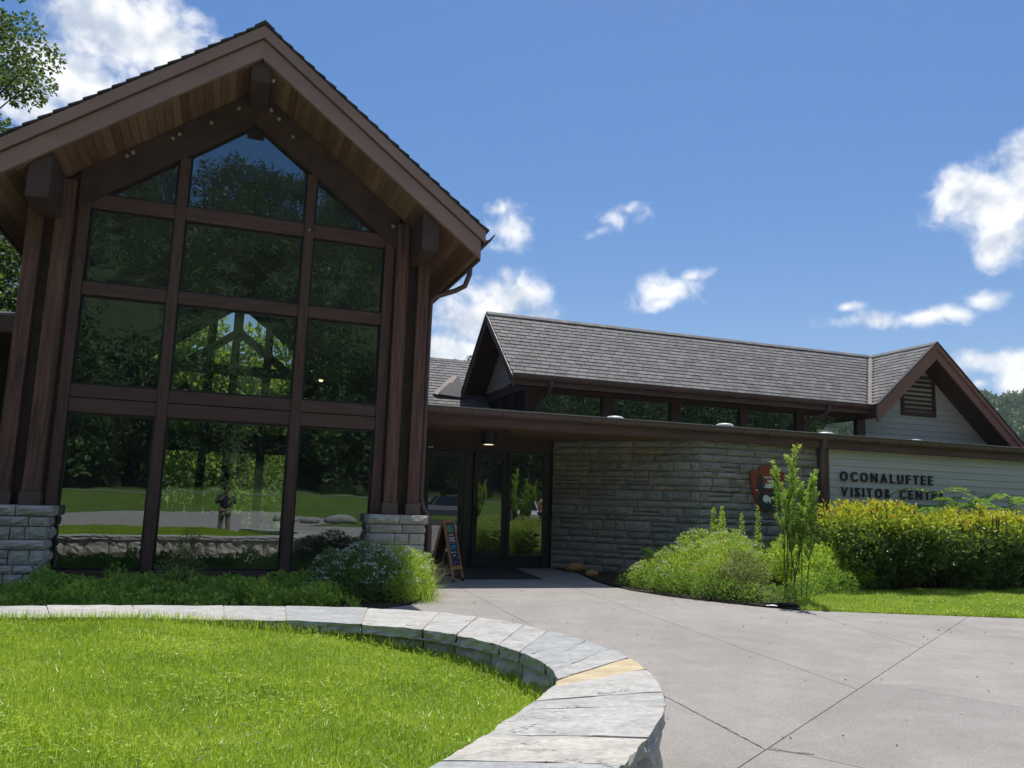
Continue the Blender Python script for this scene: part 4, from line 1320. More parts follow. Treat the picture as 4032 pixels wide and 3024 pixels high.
def door_leaf(hx, w, sgn, rot):
    """hinge at hx; the leaf runs sgn * w from it"""
    x0, x1 = (0, sgn * w) if sgn > 0 else (sgn * w, 0)
    q = MB(); st = 0.115
    q.box(x0, x0 + st, -0.025, 0.025, 0.012, 2.59); q.box(x1 - st, x1, -0.025, 0.025, 0.012, 2.59)
    q.box(x0 + st, x1 - st, -0.024, 0.024, 2.47, 2.589); q.box(x0 + st, x1 - st, -0.024, 0.024, 0.012, 0.345)
    d = q.build('door', M['black_metal'], B)
    d.location = (hx, DY + 0.02, 0); d.rotation_euler = (0, 0, rot)
    g = MB(); g.add([(x0 + st, 0, 0.345), (x1 - st, 0, 0.345), (x1 - st, 0, 2.47), (x0 + st, 0, 2.47)], [(0, 1, 2, 3)])
    g.build('pane', M['door_glass'], d)
    hxx = (x1 - 0.06) if sgn > 0 else (x0 + 0.06)
    h = MB(); h.tube([(hxx, -0.02, 0.96), (hxx, -0.08, 0.96), (hxx, -0.085, 1.0), (hxx, -0.085, 1.30), (hxx, -0.08, 1.34), (hxx, -0.02, 1.34)], 0.014, 6)
    h.build('handle', M['black_metal'], d)
    s = MB(); s.box(x0 + w * 0.42, x0 + w * 0.42 + 0.13, -0.004, -0.001, 1.56, 1.70)
    s.build('door_decal', M['decal'], d)
M['decal'] = pmat('dull_yellow_decal', (0.11, 0.085, 0.012), (0.15, 0.11, 0.02), 20, 3, 0.7, 0.0)
door_leaf(4.145, 0.93, 1, 0.0)
door_leaf(6.115, 0.845, -1, R(6.5))
# dark room behind the doors
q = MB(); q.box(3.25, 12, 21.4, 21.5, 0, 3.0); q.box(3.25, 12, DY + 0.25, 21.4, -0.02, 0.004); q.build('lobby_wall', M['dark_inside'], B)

# right-hand siding wall of the low wing, corner trim, down pipe
q = MB(); q.box(12.93, XE, 15.0, 15.2, 0, 2.95)
sd = q.build('siding_wall', M['mortar'], B)
z = 0.1
while z < 2.93:
    q = MB(); zt = min(z + 0.172, 2.945)
    q.prism_x([(14.965, z), (15.0, z), (15.0, zt), (14.984, zt)], 13.03, XE)
    q.build('clapboard', M['siding'], sd)
    z += 0.1645
q = MB(); q.box(12.86, 13.03, 14.93, 15.05, 0, 2.945); q.build('corner_trim', M['timber'], B)
def downspout(pts, r, name='downspout'):
    q = MB(); q.tube(pts, r, 10); return q.build(name, M['brown_metal'], B, smooth=True)
downspout([(12.75, 14.75, 3.16), (12.75, 14.76, 3.0), (12.755, 14.84, 2.86), (12.755, 14.85, 2.7), (12.76, 14.85, 0.03)], 0.062)
downspout([(3.93, 13.75, 5.99), (3.93, 13.78, 5.62), (3.86, 13.82, 5.40), (3.70, 13.9, 5.31), (3.38, 14.05, 5.20), (3.29, 14.1, 5.10), (3.285, 14.1, 4.6), (3.285, 14.1, 1.50), (3.33, 14.08, 1.32), (3.43, 14.03, 1.15), (3.45, 14.02, 0.9), (3.45, 14.02, 0.03)], 0.05)

# ------------------------------------------------------------------ upper wing roof
RY, RZ = 19.45, 6.36         # main ridge
EYW, EZW = 17.25, 4.44       # eave edge of the shingles
XL = 6.08                    # left rake
XG = 18.70                   # ridge line of the cross gable
YG = 17.0                    # its front rake
SW = (RZ - EZW) / (RY - EYW)
xe_l = XG - (RZ - EZW) / SW  # left eave of the cross gable
q = MB()
TH = 0.2
prof_ = [(EYW + 0.02, EZW - 0.02), (RY, RZ - 0.02), (2 * RY - EYW, EZW - 0.02), (2 * RY - EYW, EZW - 0.20), (RY, RZ - 0.22), (EYW + 0.02, EZW - 0.2)]
q.prism_x(prof_, XL + 0.02, XG)
for i_, (y_, z_) in enumerate(prof_):          # the front slope ends in the valley
    if y_ < RY: q.v[6 + i_] = (xe_l + 0.05, y_, z_)
wroof = q.build('wing_roof', M['timber_dark'], B)
q = MB()
hwid = (RZ - EZW) / SW
q.prism_y([(XG - hwid - 0.02, EZW - 0.38), (XG, RZ - 0.40), (XG + hwid + 1.2, RZ - 0.40 - SW * (hwid + 1.2)), (XG + hwid + 1.2, RZ - 0.02 - SW * (hwid + 1.2)), (XG, RZ - 0.02), (XG - hwid - 0.02, EZW - 0.02)], YG + 0.02, 19.5)
q.build('gable_deck', M['timber_dark'], wroof)
# slate shingles on the two visible slopes
EXPO = 0.172; SWD = 0.262
n_rows = int(math.hypot(RY - EYW, RZ - EZW) / EXPO) + 1
sl_main = math.atan2(RZ - EZW, RY - EYW)
unit_sh = MB(); unit_sh.add([(0, 0, 0.0), (1, 0, 0), (1, 1, -0.006), (0, 1, -0.006), (0, 0, 0.017), (1, 0, 0.017), (1, 1, 0.0), (0, 1, 0.0)], [(0, 3, 2, 1), (4, 5, 6, 7), (0, 1, 5, 4), (1, 2, 6, 5), (2, 3, 7, 6), (3, 0, 4, 7)])
SHM = unit_sh.mesh('shingle', M['slate'])
SH = []      # (matrix, width, length)
for r in range(n_rows):
    s0 = r * EXPO
    y = EYW + math.cos(sl_main) * s0; z = EZW + math.sin(sl_main) * s0
    frac = (z - EZW) / (RZ - EZW)
    xr = xe_l + (XG - xe_l) * min(frac, 1)        # valley
    x = XL - (SWD * 0.5 if r % 2 else 0) - random.uniform(0, 0.03)
    ln = min(EXPO + 0.03, math.hypot(RY - EYW, RZ - EZW) - s0)
    while x < xr - 0.05:
        w = SWD * random.uniform(0.9, 1.1)
        xa, xb = max(x, XL - 0.03), min(x + w, xr - 0.06)
        if xb - xa > 0.03:
            SH.append((Matrix.Translation((xa + 0.002, y, z + 0.004 + random.uniform(0, 0.004))) @ Matrix.Rotation(sl_main, 4, 'X') @ Matrix.Diagonal((xb - xa - 0.011, ln, 1, 1)), (xa + xb) / 2, y))
        x += w
    # the cross gable's left slope: courses run along Y
    x0 = xe_l + (XG - xe_l) * frac; 
    yv = EYW + (RY - EYW) * frac
    yy = YG - 0.03 - (SWD * 0.5 if r % 2 else 0)
    while yy < yv - 0.05:
        w = SWD * random.uniform(0.9, 1.1)
        ya, yb = max(yy, YG - 0.03), min(yy + w, yv - 0.05)
        if yb - ya > 0.03:
            SH.append((Matrix.Translation((x0, yb - 0.002, z + 0.004 + random.uniform(0, 0.004))) @ Matrix.Rotation(-math.pi / 2, 4, 'Z') @ Matrix.Rotation(sl_main, 4, 'X') @ Matrix.Diagonal((yb - ya - 0.011, ln, 1, 1)), x0, (ya + yb) / 2))
        yy += w
SH.sort(key=lambda s: s[1] ** 2 + s[2] ** 2)
for m, _, _ in SH[:300]:
    o = link('shingle', SHM, None, wroof)
    o.matrix_local = m
rest = SH[300:]
uv = np.array([v for v in unit_sh.v]); uf = np.array([f for f in unit_sh.f])
V = np.concatenate([(np.c_[uv, np.ones(8)] @ np.array(m).T)[:, :3] for m, _, _ in rest])
F = (np.arange(len(rest))[:, None, None] * 8 + uf[None]).ravel()
me = fast_mesh('shingle_field', V, F, np.full(len(rest) * 6, 4), M['slate_field'], np.repeat(rng.random(len(rest)), 8))
o = link('shingle_field', me, None, wroof); o['kind'] = 'stuff'
# ridge caps
cap = MB(); cap.add([(0, -0.12, -0.085), (0, 0, 0.012), (0, 0.12, -0.085), (0.215, -0.12, -0.098), (0.215, 0, -0.002), (0.215, 0.12, -0.098), (0, -0.12, -0.10), (0, 0.12, -0.10)], [(0, 3, 4, 1), (1, 4, 5, 2), (0, 1, 2, 7, 6)])
CAPM = cap.mesh('ridge_cap', M['slate'])
x = XL - 0.03
while x < XG - 0.2:
    link('ridge_cap', CAPM, None, wroof, (x, RY, RZ + 0.035), (0, R(-2.5), 0)); x += 0.19
y = YG - 0.05
while y < RY - 0.1:
    link('ridge_cap', CAPM, None, wroof, (XG, y, RZ + 0.03), (0, R(-2.5), math.pi / 2)); y += 0.19
# valley flashing
q = MB(); q.add([(xe_l - 0.09, EYW - 0.02, EZW + 0.022), (xe_l + 0.07, EYW - 0.06, EZW + 0.035), (XG + 0.06, RY - 0.04, RZ + 0.035), (XG - 0.09, RY, RZ + 0.022)], [(0, 1, 2, 3)])
q.build('valley_flashing', M['copper_flash'], wroof)
# rakes of the left gable end and of the cross gable
def rake(pts, th, h0, h1, axis, mat):
    """board under a sloping line from pts[0] to pts[1]; vertical extent h0..h1 below the line"""
    (a0, z0), (a1, z1) = pts
    pl = [(a0, z0 - h1), (a1, z1 - h1), (a1, z1 - h0), (a0, z0 - h0)]
    q = MB()
    if axis == 'x': q.prism_x(pl if a1 > a0 else list(reversed(pl)), *th)
    else: q.prism_y(pl if a1 > a0 else list(reversed(pl)), *th)
    q.build('rake_board', mat, wroof)
ze_off = 0.0
for s in (1, -1):
    rake([(RY, RZ), (RY - s * (RY - EYW + 0.02), EZW - 0.015)] if s > 0 else [(RY, RZ), (2 * RY - EYW, EZW)], (XL - 0.025, XL + 0.02), 0.03, 0.27, 'x', M['rake_dark'])
    rake([(RY, RZ), (RY - s * (RY - EYW), EZW)], (XL - 0.055, XL - 0.026), -0.0, 0.10, 'x', M['rake_dark'])
for s in (1, -1):
    run = hwid + (0.02 if s < 0 else 1.15)
    rake([(XG, RZ), (XG + s * run, RZ - SW * run)], (YG - 0.02, YG + 0.03), 0.03, 0.47, 'y', M['rake_red'])
    rake([(XG, RZ), (XG + s * run, RZ - SW * run)], (YG - 0.055, YG - 0.022), -0.005, 0.17, 'y', M['rake_red'])
    rake([(XG, RZ + 0.035), (XG + s * run, RZ + 0.035 - SW * run)], (YG - 0.075, YG + 0.05), 0.0, 0.045, 'y', M['shingle_dark'])
# left gable end wall with clapboards
XWL = 6.72
q = MB(); ys = EYW + 0.55
zg0 = 4.47
gy = lambda z: RY - (RZ - 0.24 - z) / SW
q.prism_x([(gy(zg0), zg0), (2 * RY - gy(zg0), zg0), (RY, RZ - 0.25)], XWL + 0.02, XWL + 0.1)
gw = q.build('gable_end_wall', M['mortar'], B)
z = zg0
while z < RZ - 0.35:
    zt = min(z + 0.17, RZ - 0.30)
    a, b = gy(z), gy(zt)
    q = MB(); q.add([(XWL - 0.03, a, z), (XWL - 0.03, 2 * RY - a, z), (XWL - 0.012, 2 * RY - b, zt), (XWL - 0.012, b, zt), (XWL + 0.02, a, z), (XWL + 0.02, 2 * RY - a, z)], [(0, 3, 2, 1), (0, 1, 5, 4)])
    q.build('clapboard', M['white_siding'], gw); z += 0.165
q = MB(); q.box(XWL - 0.06, XWL + 0.1, EYW + 0.45, 2 * RY - EYW - 0.4, 4.22, 4.465); q.build('gable_tie_beam', M['timber_dark'], B)
q = MB(); q.box(XWL - 0.02, XWL + 0.02, EYW + 0.5, 21.2, 3.1, 4.25); q.build('clerestory_end_wall', M['dark_inside'], B)
for y in (18.1, 18.9, 19.9):
    q = MB(); q.box(XWL - 0.05, XWL + 0.05, y, y + 0.1, 3.1, 4.23); q.build('clerestory_post', M['timber_dark'], B)
# clerestory wall: posts, windows, head
CY = 17.75
q = MB(); q.box(6.66, 16.7, CY - 0.01, CY + 0.12, 4.14, 4.42); q.build('clerestory_head', M['timber_dark'], B)
q = MB(); q.box(6.66, 16.7, CY - 0.01, CY + 0.12, 3.1, 3.26); q.build('clerestory_sill', M['timber_dark'], B)
cols = [(6.62, 6.95), (8.62, 8.90), (10.55, 10.84), (12.62, 12.85), (14.44, 14.68), (16.48, 16.76)]
for a, b in cols:
    q = MB(); q.box(a, b, CY - 0.03, CY + 0.12, 3.1, 4.3); q.build('clerestory_post', M['timber'], B)
for (a, b), (c, d_) in zip(cols[:-1], cols[1:]):
    window([(b, 3.26), (c, 3.26), (c, 4.14), (b, 4.14)], CY + 0.02, B, 0.03)
q = MB(); q.box(6.8, 16.6, 19.5, 19.6, 3.0, 6.0); q.build('clerestory_inner_wall', M['dark_inside'], B)
# upper eave: soffit, fascia, gutter
q = MB(); q.box(XL + 0.03, xe_l + 0.1, EYW + 0.03, CY, 4.235, 4.25); q.build('soffit_board', M['timber_dark'], wroof)
q = MB(); q.box(XL + 0.03, xe_l - 0.02, EYW, EYW + 0.028, 4.20, 4.41); q.build('fascia_board', M['rake_dark'], wroof)
def gutter_x(x0, x1, y, z):
    prof = [(y, z), (y, z - 0.10), (y - 0.04, z - 0.135), (y - 0.085, z - 0.12), (y - 0.115, z - 0.07), (y - 0.125, z - 0.005), (y - 0.115, z), (y - 0.1, z - 0.06), (y - 0.075, z - 0.1), (y - 0.04, z - 0.115), (y - 0.015, z - 0.09), (y - 0.015, z)]
    q = MB(); q.prism_x(prof, x0, x1); q.build('gutter', M['brown_metal'], wroof)
    q = MB(); q.box(x0, x1, y - 0.127, y - 0.112, z + 0.0005, z + 0.009); q.build('gutter_rim', M['rake'], wroof)
    x = x0 + 0.4
    while x < x1:
        q = MB(); q.tube([(x, y - 0.005, z - 0.106), (x, y - 0.04, z - 0.14), (x, y - 0.088, z - 0.125), (x, y - 0.12, z - 0.07), (x, y - 0.13, z - 0.01)], 0.008, 5)
        q.build('gutter_strap', M['brown_metal'], wroof); x += 0.62
gutter_x(XL + 0.0, xe_l + 0.28, EYW - 0.003, 4.445)
downspout([(7.0, 17.18, 4.33), (7.0, 17.2, 4.2), (6.98, 17.3, 4.08), (6.84, 17.55, 3.86), (6.80, 17.62, 3.72), (6.80, 17.62, 3.2)], 0.055)
downspout([(15.05, 17.18, 4.33), (15.05, 17.2, 4.18), (15.0, 17.3, 4.08), (14.66, 17.55, 3.9), (14.56, 17.6, 3.78), (14.56, 17.62, 3.2)], 0.05)
# cross gable face: clapboards, louvre vent, dark soffit
q = MB(); gx = lambda z: (RZ - 0.36 - z) / SW
q.prism_y([(16.77, 3.1), (XG + gx(3.1), 3.1), (XG, RZ - 0.25), (16.77, RZ - 0.25 - SW * (XG - 16.77))], CY + 0.02, CY + 0.12)
cw = q.build('cross_gable_wall', M['mortar'], B)
z = 3.1
while z < RZ - 0.4:
    zt = min(z + 0.172, RZ - 0.3)
    xl0 = max(16.78, XG - gx(z)); xl1 = max(16.78, XG - gx(zt))
    q = MB(); q.add([(xl0, CY - 0.012, z), (XG + gx(z), CY - 0.012, z), (XG + gx(zt), CY + 0.006, zt), (xl1, CY + 0.006, zt), (xl0, CY + 0.02, z), (XG + gx(z), CY + 0.02, z)], [(0, 1, 2, 3), (0, 4, 5, 1)])
    q.build('clapboard', M['siding'], cw); z += 0.1645
q = MB()
for a, b, c, d_ in ((18.09, 18.19, 4.33, 5.52), (19.27, 19.37, 4.33, 5.52), (18.19, 19.27, 4.33, 4.44), (18.19, 19.27, 5.42, 5.52)):
    q.box(a, b, CY - 0.05, CY + 0.03, c, d_)
lv = q.build('louvre_vent', M['timber_dark'], B)
for i in range(7):
    z = 4.47 + i * 0.136
    q = MB(); q.prism_x([(CY - 0.045, z), (CY - 0.03, z), (CY + 0.02, z + 0.10), (CY + 0.005, z + 0.10)], 18.19, 19.27)
    q.build('slat', M['timber'], lv)
q = MB(); q.box(18.19, 19.27, CY + 0.012, CY + 0.018, 4.44, 5.42); q.build('backing', M['rubber'], lv)

# ------------------------------------------------------------------ rear roof between hall and wing, left porch
q = MB(); q.prism_x([(20.6, 3.85), (23.2, 5.70), (25.8, 3.85)], 3.3, 9.5)
rr_ = q.build('rear_roof', M['timber_dark'], B)
sl_r = math.atan2(5.70 - 3.85, 23.2 - 20.6); len_r = math.hypot(5.70 - 3.85, 2.6)
SHR = []
r = 0
while r * EXPO < len_r:
    s0 = r * EXPO; y = 20.6 + math.cos(sl_r) * s0; z = 3.85 + math.sin(sl_r) * s0
    x = 3.4 - (SWD / 2 if r % 2 else 0)
    while x < 7.6:
        SHR.append(Matrix.Translation((x, y, z + 0.01)) @ Matrix.Rotation(sl_r, 4, 'X') @ Matrix.Diagonal((SWD - 0.011, min(EXPO + 0.03, len_r - s0), 1, 1))); x += SWD
    r += 1
for m in SHR:
    o = link('shingle', SHM, None, rr_); o.matrix_local = m
x = 3.3
while x < 8:
    link('ridge_cap', CAPM, None, rr_, (x, 23.2, 5.735), (0, R(-2.5), 0)); x += 0.19
q = MB(); q.bar((5.22, 21.2, 4.36), (6.02, 22.2, 5.06), 0.17, 0.02, (0, -0.6, 0.8)); q.build('valley_flashing', M['copper_flash'], rr_)
q = MB(); q.add([(5.26, 21.15, 4.37), (6.15, 21.15, 4.30), (6.12, 22.3, 5.12)], [(0, 1, 2)]); q.build('valley_slope', M['shingle_dark'], rr_)
q = MB(); q.prism_x([(20.2, 3.3), (20.4, 3.3), (22.0, 5.0), (21.85, 5.1)], 3.24, 3.9); q.build('dark_gable_rake', M['rake_dark'], rr_)
# left porch roof beside the hall
q = MB(); q.prism_x([(15.9, 4.12), (19, 4.2), (19, 5.1), (15.8, 4.40)], -11, -3.24)
lp = q.build('porch_roof', M['timber_dark'], B)
q = MB(); q.box(-11, -3.24, 15.72, 15.79, 4.12, 4.41); q.build('fascia_board', M['rake_dark'], lp)
q = MB(); q.box(-11, -3.24, 17.6, 17.8, 0, 4.2); q.build('porch_wall', M['dark_inside'], B)
q = MB(); q.box(-11, -3.3, 13.9, 17.6, -0.03, 0.01); q.build('porch_floor', M['concrete_ledge'], B)
# ------------------------------------------------------------------ lettering helpers
def text_mesh(body, size=1.0, extrude=0.0, shear=0.0, name='letter', bold=0.0):
    cu = bpy.data.curves.new('tmp_text', 'FONT')
    cu.body = body; cu.size = size; cu.extrude = extrude; cu.shear = shear
    cu.resolution_u = 3; cu.offset = bold
    ob = bpy.data.objects.new('tmp_text', cu)
    COL.objects.link(ob)
    dg = bpy.context.evaluated_depsgraph_get()
    me = bpy.data.meshes.new_from_object(ob.evaluated_get(dg))
    me.name = name
    bpy.data.objects.remove(ob); bpy.data.curves.remove(cu)
    me.materials.clear()
    return me
def mesh_bounds(me):
    co = np.array([v.co[:] for v in me.vertices]); return co.min(0), co.max(0)
def stand_up(me, x0, z0, w, h, y0, dy, mat):
    """map a text mesh (x, y, depth z) into the box x0..x0+w, z0..z0+h on the plane y = y0 (front), thickness dy"""
    a, b = mesh_bounds(me); s = np.maximum(b - a, 1e-6)
    for v in me.vertices:
        x, y, z = v.co
        v.co = (x0 + (x - a[0]) / s[0] * w, y0 + dy * (1 - (z - a[2]) / s[2]) if b[2] - a[2] > 1e-6 else y0, z0 + (y - a[1]) / s[1] * h)
    me.materials.append(mat)

# wall lettering
sign = base_empty('wall_lettering', (14.9, 14.93, 1.86))
tag(sign, 'black raised letters reading OCONALUFTEE VISITOR CENTER on the grey siding', 'sign')
WID = {'O': 1.0, 'C': 0.85, 'N': 0.88, 'A': 0.93, 'L': 0.58, 'U': 0.80, 'F': 0.60, 'T': 0.68, 'E': 0.60, 'V': 0.88, 'I': 0.17, 'S': 0.58, 'R': 0.64, ' ': 0.55}
for body, xa, xb, z0, z1 in (('OCONALUFTEE', 13.35, 16.13, 2.215, 2.435), ('VISITOR CENTER', 13.37, 16.46, 1.86, 2.075)):
    h = z1 - z0
    tot = sum(WID[c] for c in body) * h * 0.98
    gap = (xb - xa - tot) / (len(body) - 1)
    x = xa
    for c in body:
        w = WID[c] * h * 0.98
        if c != ' ':
            me = text_mesh(c, 1.0, 0.05, bold=0.022)
            stand_up(me, x, z0 - (0.004 if c in 'OCSU' else 0), w, h + (0.008 if c in 'OCS' else 0), 14.925, 0.03, M['black_paint'])
            link('letter', me, None, sign)
        x += w + gap

# arrowhead plaque
pq = base_empty('wall_plaque', (11.28, 14.9, 1.45))
tag(pq, 'red brown arrowhead shaped plaque with white lettering, tree and bison on the stone wall', 'plaque')
CX = 11.285
half = [(0.0, 2.475), (0.10, 2.47), (0.20, 2.455), (0.235, 2.44), (0.235, 2.37), (0.25, 2.355), (0.30, 2.365), (0.36, 2.36), (0.43, 2.335), (0.455, 2.30), (0.45, 2.15), (0.425, 1.98), (0.385, 1.83), (0.30, 1.68), (0.20, 1.56), (0.10, 1.475), (0.0, 1.455)]
out = [(CX - x, z) for x, z in half] + [(CX + x, z) for x, z in reversed(half[1:-1])]
q = MB(); q.prism_y(list(out), 14.845, 14.90)
q.build('arrowhead', M['sign_red'], pq, bevel=0.012)
def flat(name, poly, y, mat):
    q = MB(); q.prism_y(poly, y, 14.846); return q.build(name, mat, pq)
rel = lambda pts: [(CX + x, z) for x, z in pts]
flat('meadow', rel([(-0.285, 1.80), (-0.28, 1.72), (-0.19, 1.58), (-0.08, 1.49), (0.0, 1.475), (0.08, 1.49), (0.19, 1.58), (0.30, 1.74), (0.33, 1.84), (0.15, 1.875), (0.0, 1.84), (-0.12, 1.83), (-0.2, 1.85)]), 14.840, M['sign_green'])
flat('hills', rel([(-0.33, 1.93), (-0.2, 1.855), (-0.12, 1.835), (0.0, 1.845), (0.15, 1.88), (0.33, 1.845), (0.37, 1.95), (0.2, 2.0), (0.05, 1.97), (-0.15, 1.96)]), 14.842, M['sign_brown'])
tree = [(-0.27, 1.92)]
for i in range(6):
    z = 1.95 + i * 0.055; w = 0.125 - i * 0.015
    tree += [(-0.215 + w, z), (-0.215 + w * 0.55, z + 0.03)]
tree += [(-0.215, 2.29)]
for i in range(5, -1, -1):
    z = 1.95 + i * 0.055; w = 0.125 - i * 0.015
    tree += [(-0.215 - w * 0.55, z + 0.03), (-0.215 - w, z)]
flat('tree_emblem', rel(tree), 14.838, M['sign_tree'])
flat('tree_trunk', rel([(-0.235, 1.84), (-0.195, 1.84), (-0.2, 1.955), (-0.23, 1.955)]), 14.839, M['sign_tree'])
flat('mountain', rel([(-0.12, 1.975), (-0.085, 1.985), (0.0, 1.97), (0.16, 1.985), (0.26, 1.98), (0.2, 2.03), (0.12, 2.085), (0.04, 2.06), (-0.02, 2.03), (-0.09, 2.02)]), 14.839, M['white'])
flat('snow_patch', rel([(-0.34, 1.905), (-0.29, 1.905), (-0.27, 1.93), (-0.31, 1.935)]), 14.836, M['white'])
bis = [(-0.155, 1.745), (-0.15, 1.70), (-0.125, 1.675), (-0.12, 1.655), (-0.105, 1.675), (-0.085, 1.68), (-0.07, 1.655), (-0.065, 1.632), (-0.05, 1.632), (-0.045, 1.665), (-0.02, 1.68), (0.015, 1.675), (0.025, 1.635), (0.045, 1.632), (0.05, 1.68), (0.058, 1.73), (0.05, 1.765), (0.01, 1.785), (-0.05, 1.815), (-0.095, 1.82), (-0.13, 1.79)]
flat('bison_emblem', rel(bis), 14.836, M['white'])
for body, zc, w in (('NATIONAL', 2.205, 0.36), ('PARK', 2.13, 0.19), ('SERVICE', 2.055, 0.33)):
    me = text_mesh(body, 1.0, 0.05, name='lettering', bold=0.02)
    stand_up(me, CX + 0.075 - w / 2, zc - 0.024, w, 0.05, 14.838, 0.008, M['white'])
    link('lettering', me, None, pq)

# A-frame chalkboard
SBX, SBY = 3.95, 14.63
sb = empty('sandwich_board', (SBX, SBY, 0), math.atan2(0.77, 0.64))      # local +x along the board's width, front towards local -y
tag(sb, 'oak framed A-board with chalk writing standing beside the entrance doors', 'sandwich board')
W2 = 0.235; HT = 1.15; tilt = R(13)
def panel(sgn, detailed):
    pv = empty('tmp', (0, 0, 0)); bpy.data.objects.remove(pv)
    rot = (-sgn * tilt, 0, 0)
    loc = (0, -sgn * 0.265, 0)
    def put(q, name, mat, par=sb, **kw):
        o = q.build(name, mat, par, **kw); 
        if par is sb: o.location = loc; o.rotation_euler = rot
        return o
    q = MB()
    q.box(-W2, -W2 + 0.05, -0.018, 0.018, 0.04, HT); q.box(W2 - 0.05, W2, -0.018, 0.018, 0.04, HT)
    q.box(-W2 + 0.05, W2 - 0.05, -0.017, 0.017, HT - 0.06, HT - 0.001); q.box(-W2 + 0.05, W2 - 0.05, -0.017, 0.017, 0.225, 0.295)
    fr = put(q, 'frame', M['oak'], bevel=0.004)
    for x in (-W2, W2 - 0.05):
        q = MB(); q.box(x - 0.003, x + 0.053, -0.022, 0.022, 0.0, 0.055); put(q, 'rubber_foot', M['rubber'])
    q = MB(); q.box(-W2 + 0.05, W2 - 0.05, -0.006, 0.006, 0.295, HT - 0.06); cb = put(q, 'chalkboard', M['chalkboard'])
    if detailed:
        rows_ = [('Wild', 0.90, 0.155, 0.26, 'chalk_green', 0.3), ('about the', 0.845, 0.04, 0.20, 'chalk_white', 0), ('STORIES', 0.735, 0.085, 0.27, 'chalk_white', 0), ('3:00PM', 0.595, 0.085, 0.27, 'chalk_blue', 0), ('Visitor Center', 0.525, 0.036, 0.25, 'chalk_white', 0), ('Porch', 0.465, 0.036, 0.12, 'chalk_white', 0)]
        for body, z, h, w, mt, sh in rows_:
            me = text_mesh(body, 1.0, 0.02, sh, 'chalk_writing')
            stand_up(me, -w / 2, z, w, h, -0.0085, 0.002, M[mt])
            link('chalk_writing', me, None, cb)
        q = MB(); q.box(-0.13, 0.13, -0.0082, -0.0062, 0.70, 0.718); q.build('chalk_line', M['chalk_pink'], cb)
        q = MB(); rr2 = random.Random(4)
        for i in range(9):
            cx, cz = rr2.uniform(-0.13, 0.14), rr2.uniform(0.33, 0.45)
            for k in range(5):
                a = k * 1.257; c2 = (cx + 0.012 * math.cos(a), cz + 0.016 * math.sin(a))
                n = 6; q.add([(c2[0] + 0.010 * math.cos(2 * math.pi * j / n), -0.0082, c2[1] + 0.012 * math.sin(2 * math.pi * j / n)) for j in range(n)], [tuple(range(n))])
        q.build('chalk_flowers', M['chalk_purple'], cb)
panel(1, True); panel(-1, False)

# dark bin half hidden behind the board
q = MB(); q.box(3.50, 3.72, 15.25, 15.55, 0.0, 1.0); q.box(3.48, 3.74, 15.22, 15.58, 1.0, 1.06)
o = q.build('waste_bin', M['brown_plastic'], bevel=0.03)
tag(o, 'narrow black waste bin behind the chalk board at the entrance', 'bin')

# canopy lamp, sensor, exit plate, skylight domes
lamp = empty('ceiling_lamp', (5.10, 15.9, 2.66))
tag(lamp, 'black cylinder lamp hanging under the wooden entrance soffit', 'lamp')
q = MB(); q.lathe((0, 0, 0), [(0.15, 0.0), (0.158, 0.012), (0.158, 0.275), (0.15, 0.285)], 24); q.build('lamp_shade', M['black_metal'], lamp)
q = MB(); q.lathe((0, 0, 0), [(0.10, -0.006), (0.10, -0.001)], 20); q.build('lamp_lens', M['lamp_glow'], lamp)
q = MB(); q.lathe((5.36, 15.5, 2.885), [(0.03, 0), (0.065, 0.012), (0.07, 0.045), (0.07, 0.057)], 16)
o = q.build('door_sensor', M['black_metal']); tag(o, 'small black round sensor on the soffit beside the lamp', 'sensor')
q = MB(); q.box(4.20, 4.32, 17.515, 17.53, 2.64, 2.67); o = q.build('door_label_plate', M['white']); tag(o, 'tiny white plate above the left entrance door', 'plate')
names = ['first skylight dome from the hall, on the canopy roof edge', 'second skylight dome from the hall, above the stone wall', 'third skylight dome, above the down pipe on the canopy roof', 'rightmost skylight dome, in front of the gable siding']
for (x, z), lb in zip(((7.67, 3.365), (10.41, 3.385), (13.18, 3.355), (15.88, 3.335)), names):
    q = MB(); q.lathe((x, 15.2, z), [(0.20, -0.21), (0.20, -0.07), (0.185, -0.035), (0.14, -0.012), (0.07, -0.002), (0.0005, 0.0)], 20)
    o = q.build('skylight_dome', M['dome'], smooth=True)
    tag(o, 'milky white ' + lb, 'skylight', 'skylight domes along the canopy roof')

# mud and paper nests on the gable timbers
nests = [(-0.32, 13.97, 8.12), (-0.74, 13.97, 7.77), (-1.32, 13.97, 7.38), (-1.22, 13.97, 7.47), (-1.98, 13.97, 6.94), (-1.90, 13.97, 7.01), (0.22, 13.97, 8.20), (0.36, 13.97, 8.06), (0.62, 13.97, 7.78), (2.50, 13.97, 6.40), (0.20, 13.1, 8.30), (-2.72, 13.97, 6.62), (1.02, 14.02, 6.13)]
for x, y, z in nests:
    q = MB(); s = random.uniform(0.026, 0.04)
    q.tube([(x, y + 0.035, z), (x, y + 0.01, z), (x, y - 0.015, z), (x, y - 0.03, z)], [s * 0.7, s, s * 0.85, s * 0.35], 8)
    for i, v in enumerate(q.v): q.v[i] = (v[0] + random.uniform(-0.006, 0.006), v[1], v[2] + random.uniform(-0.008, 0.008))
    o = q.build('wasp_nest', M['nest'])
    tag(o, 'small pale wasp nest stuck to the dark gable timbers', 'nest', 'wasp nests on the gable')

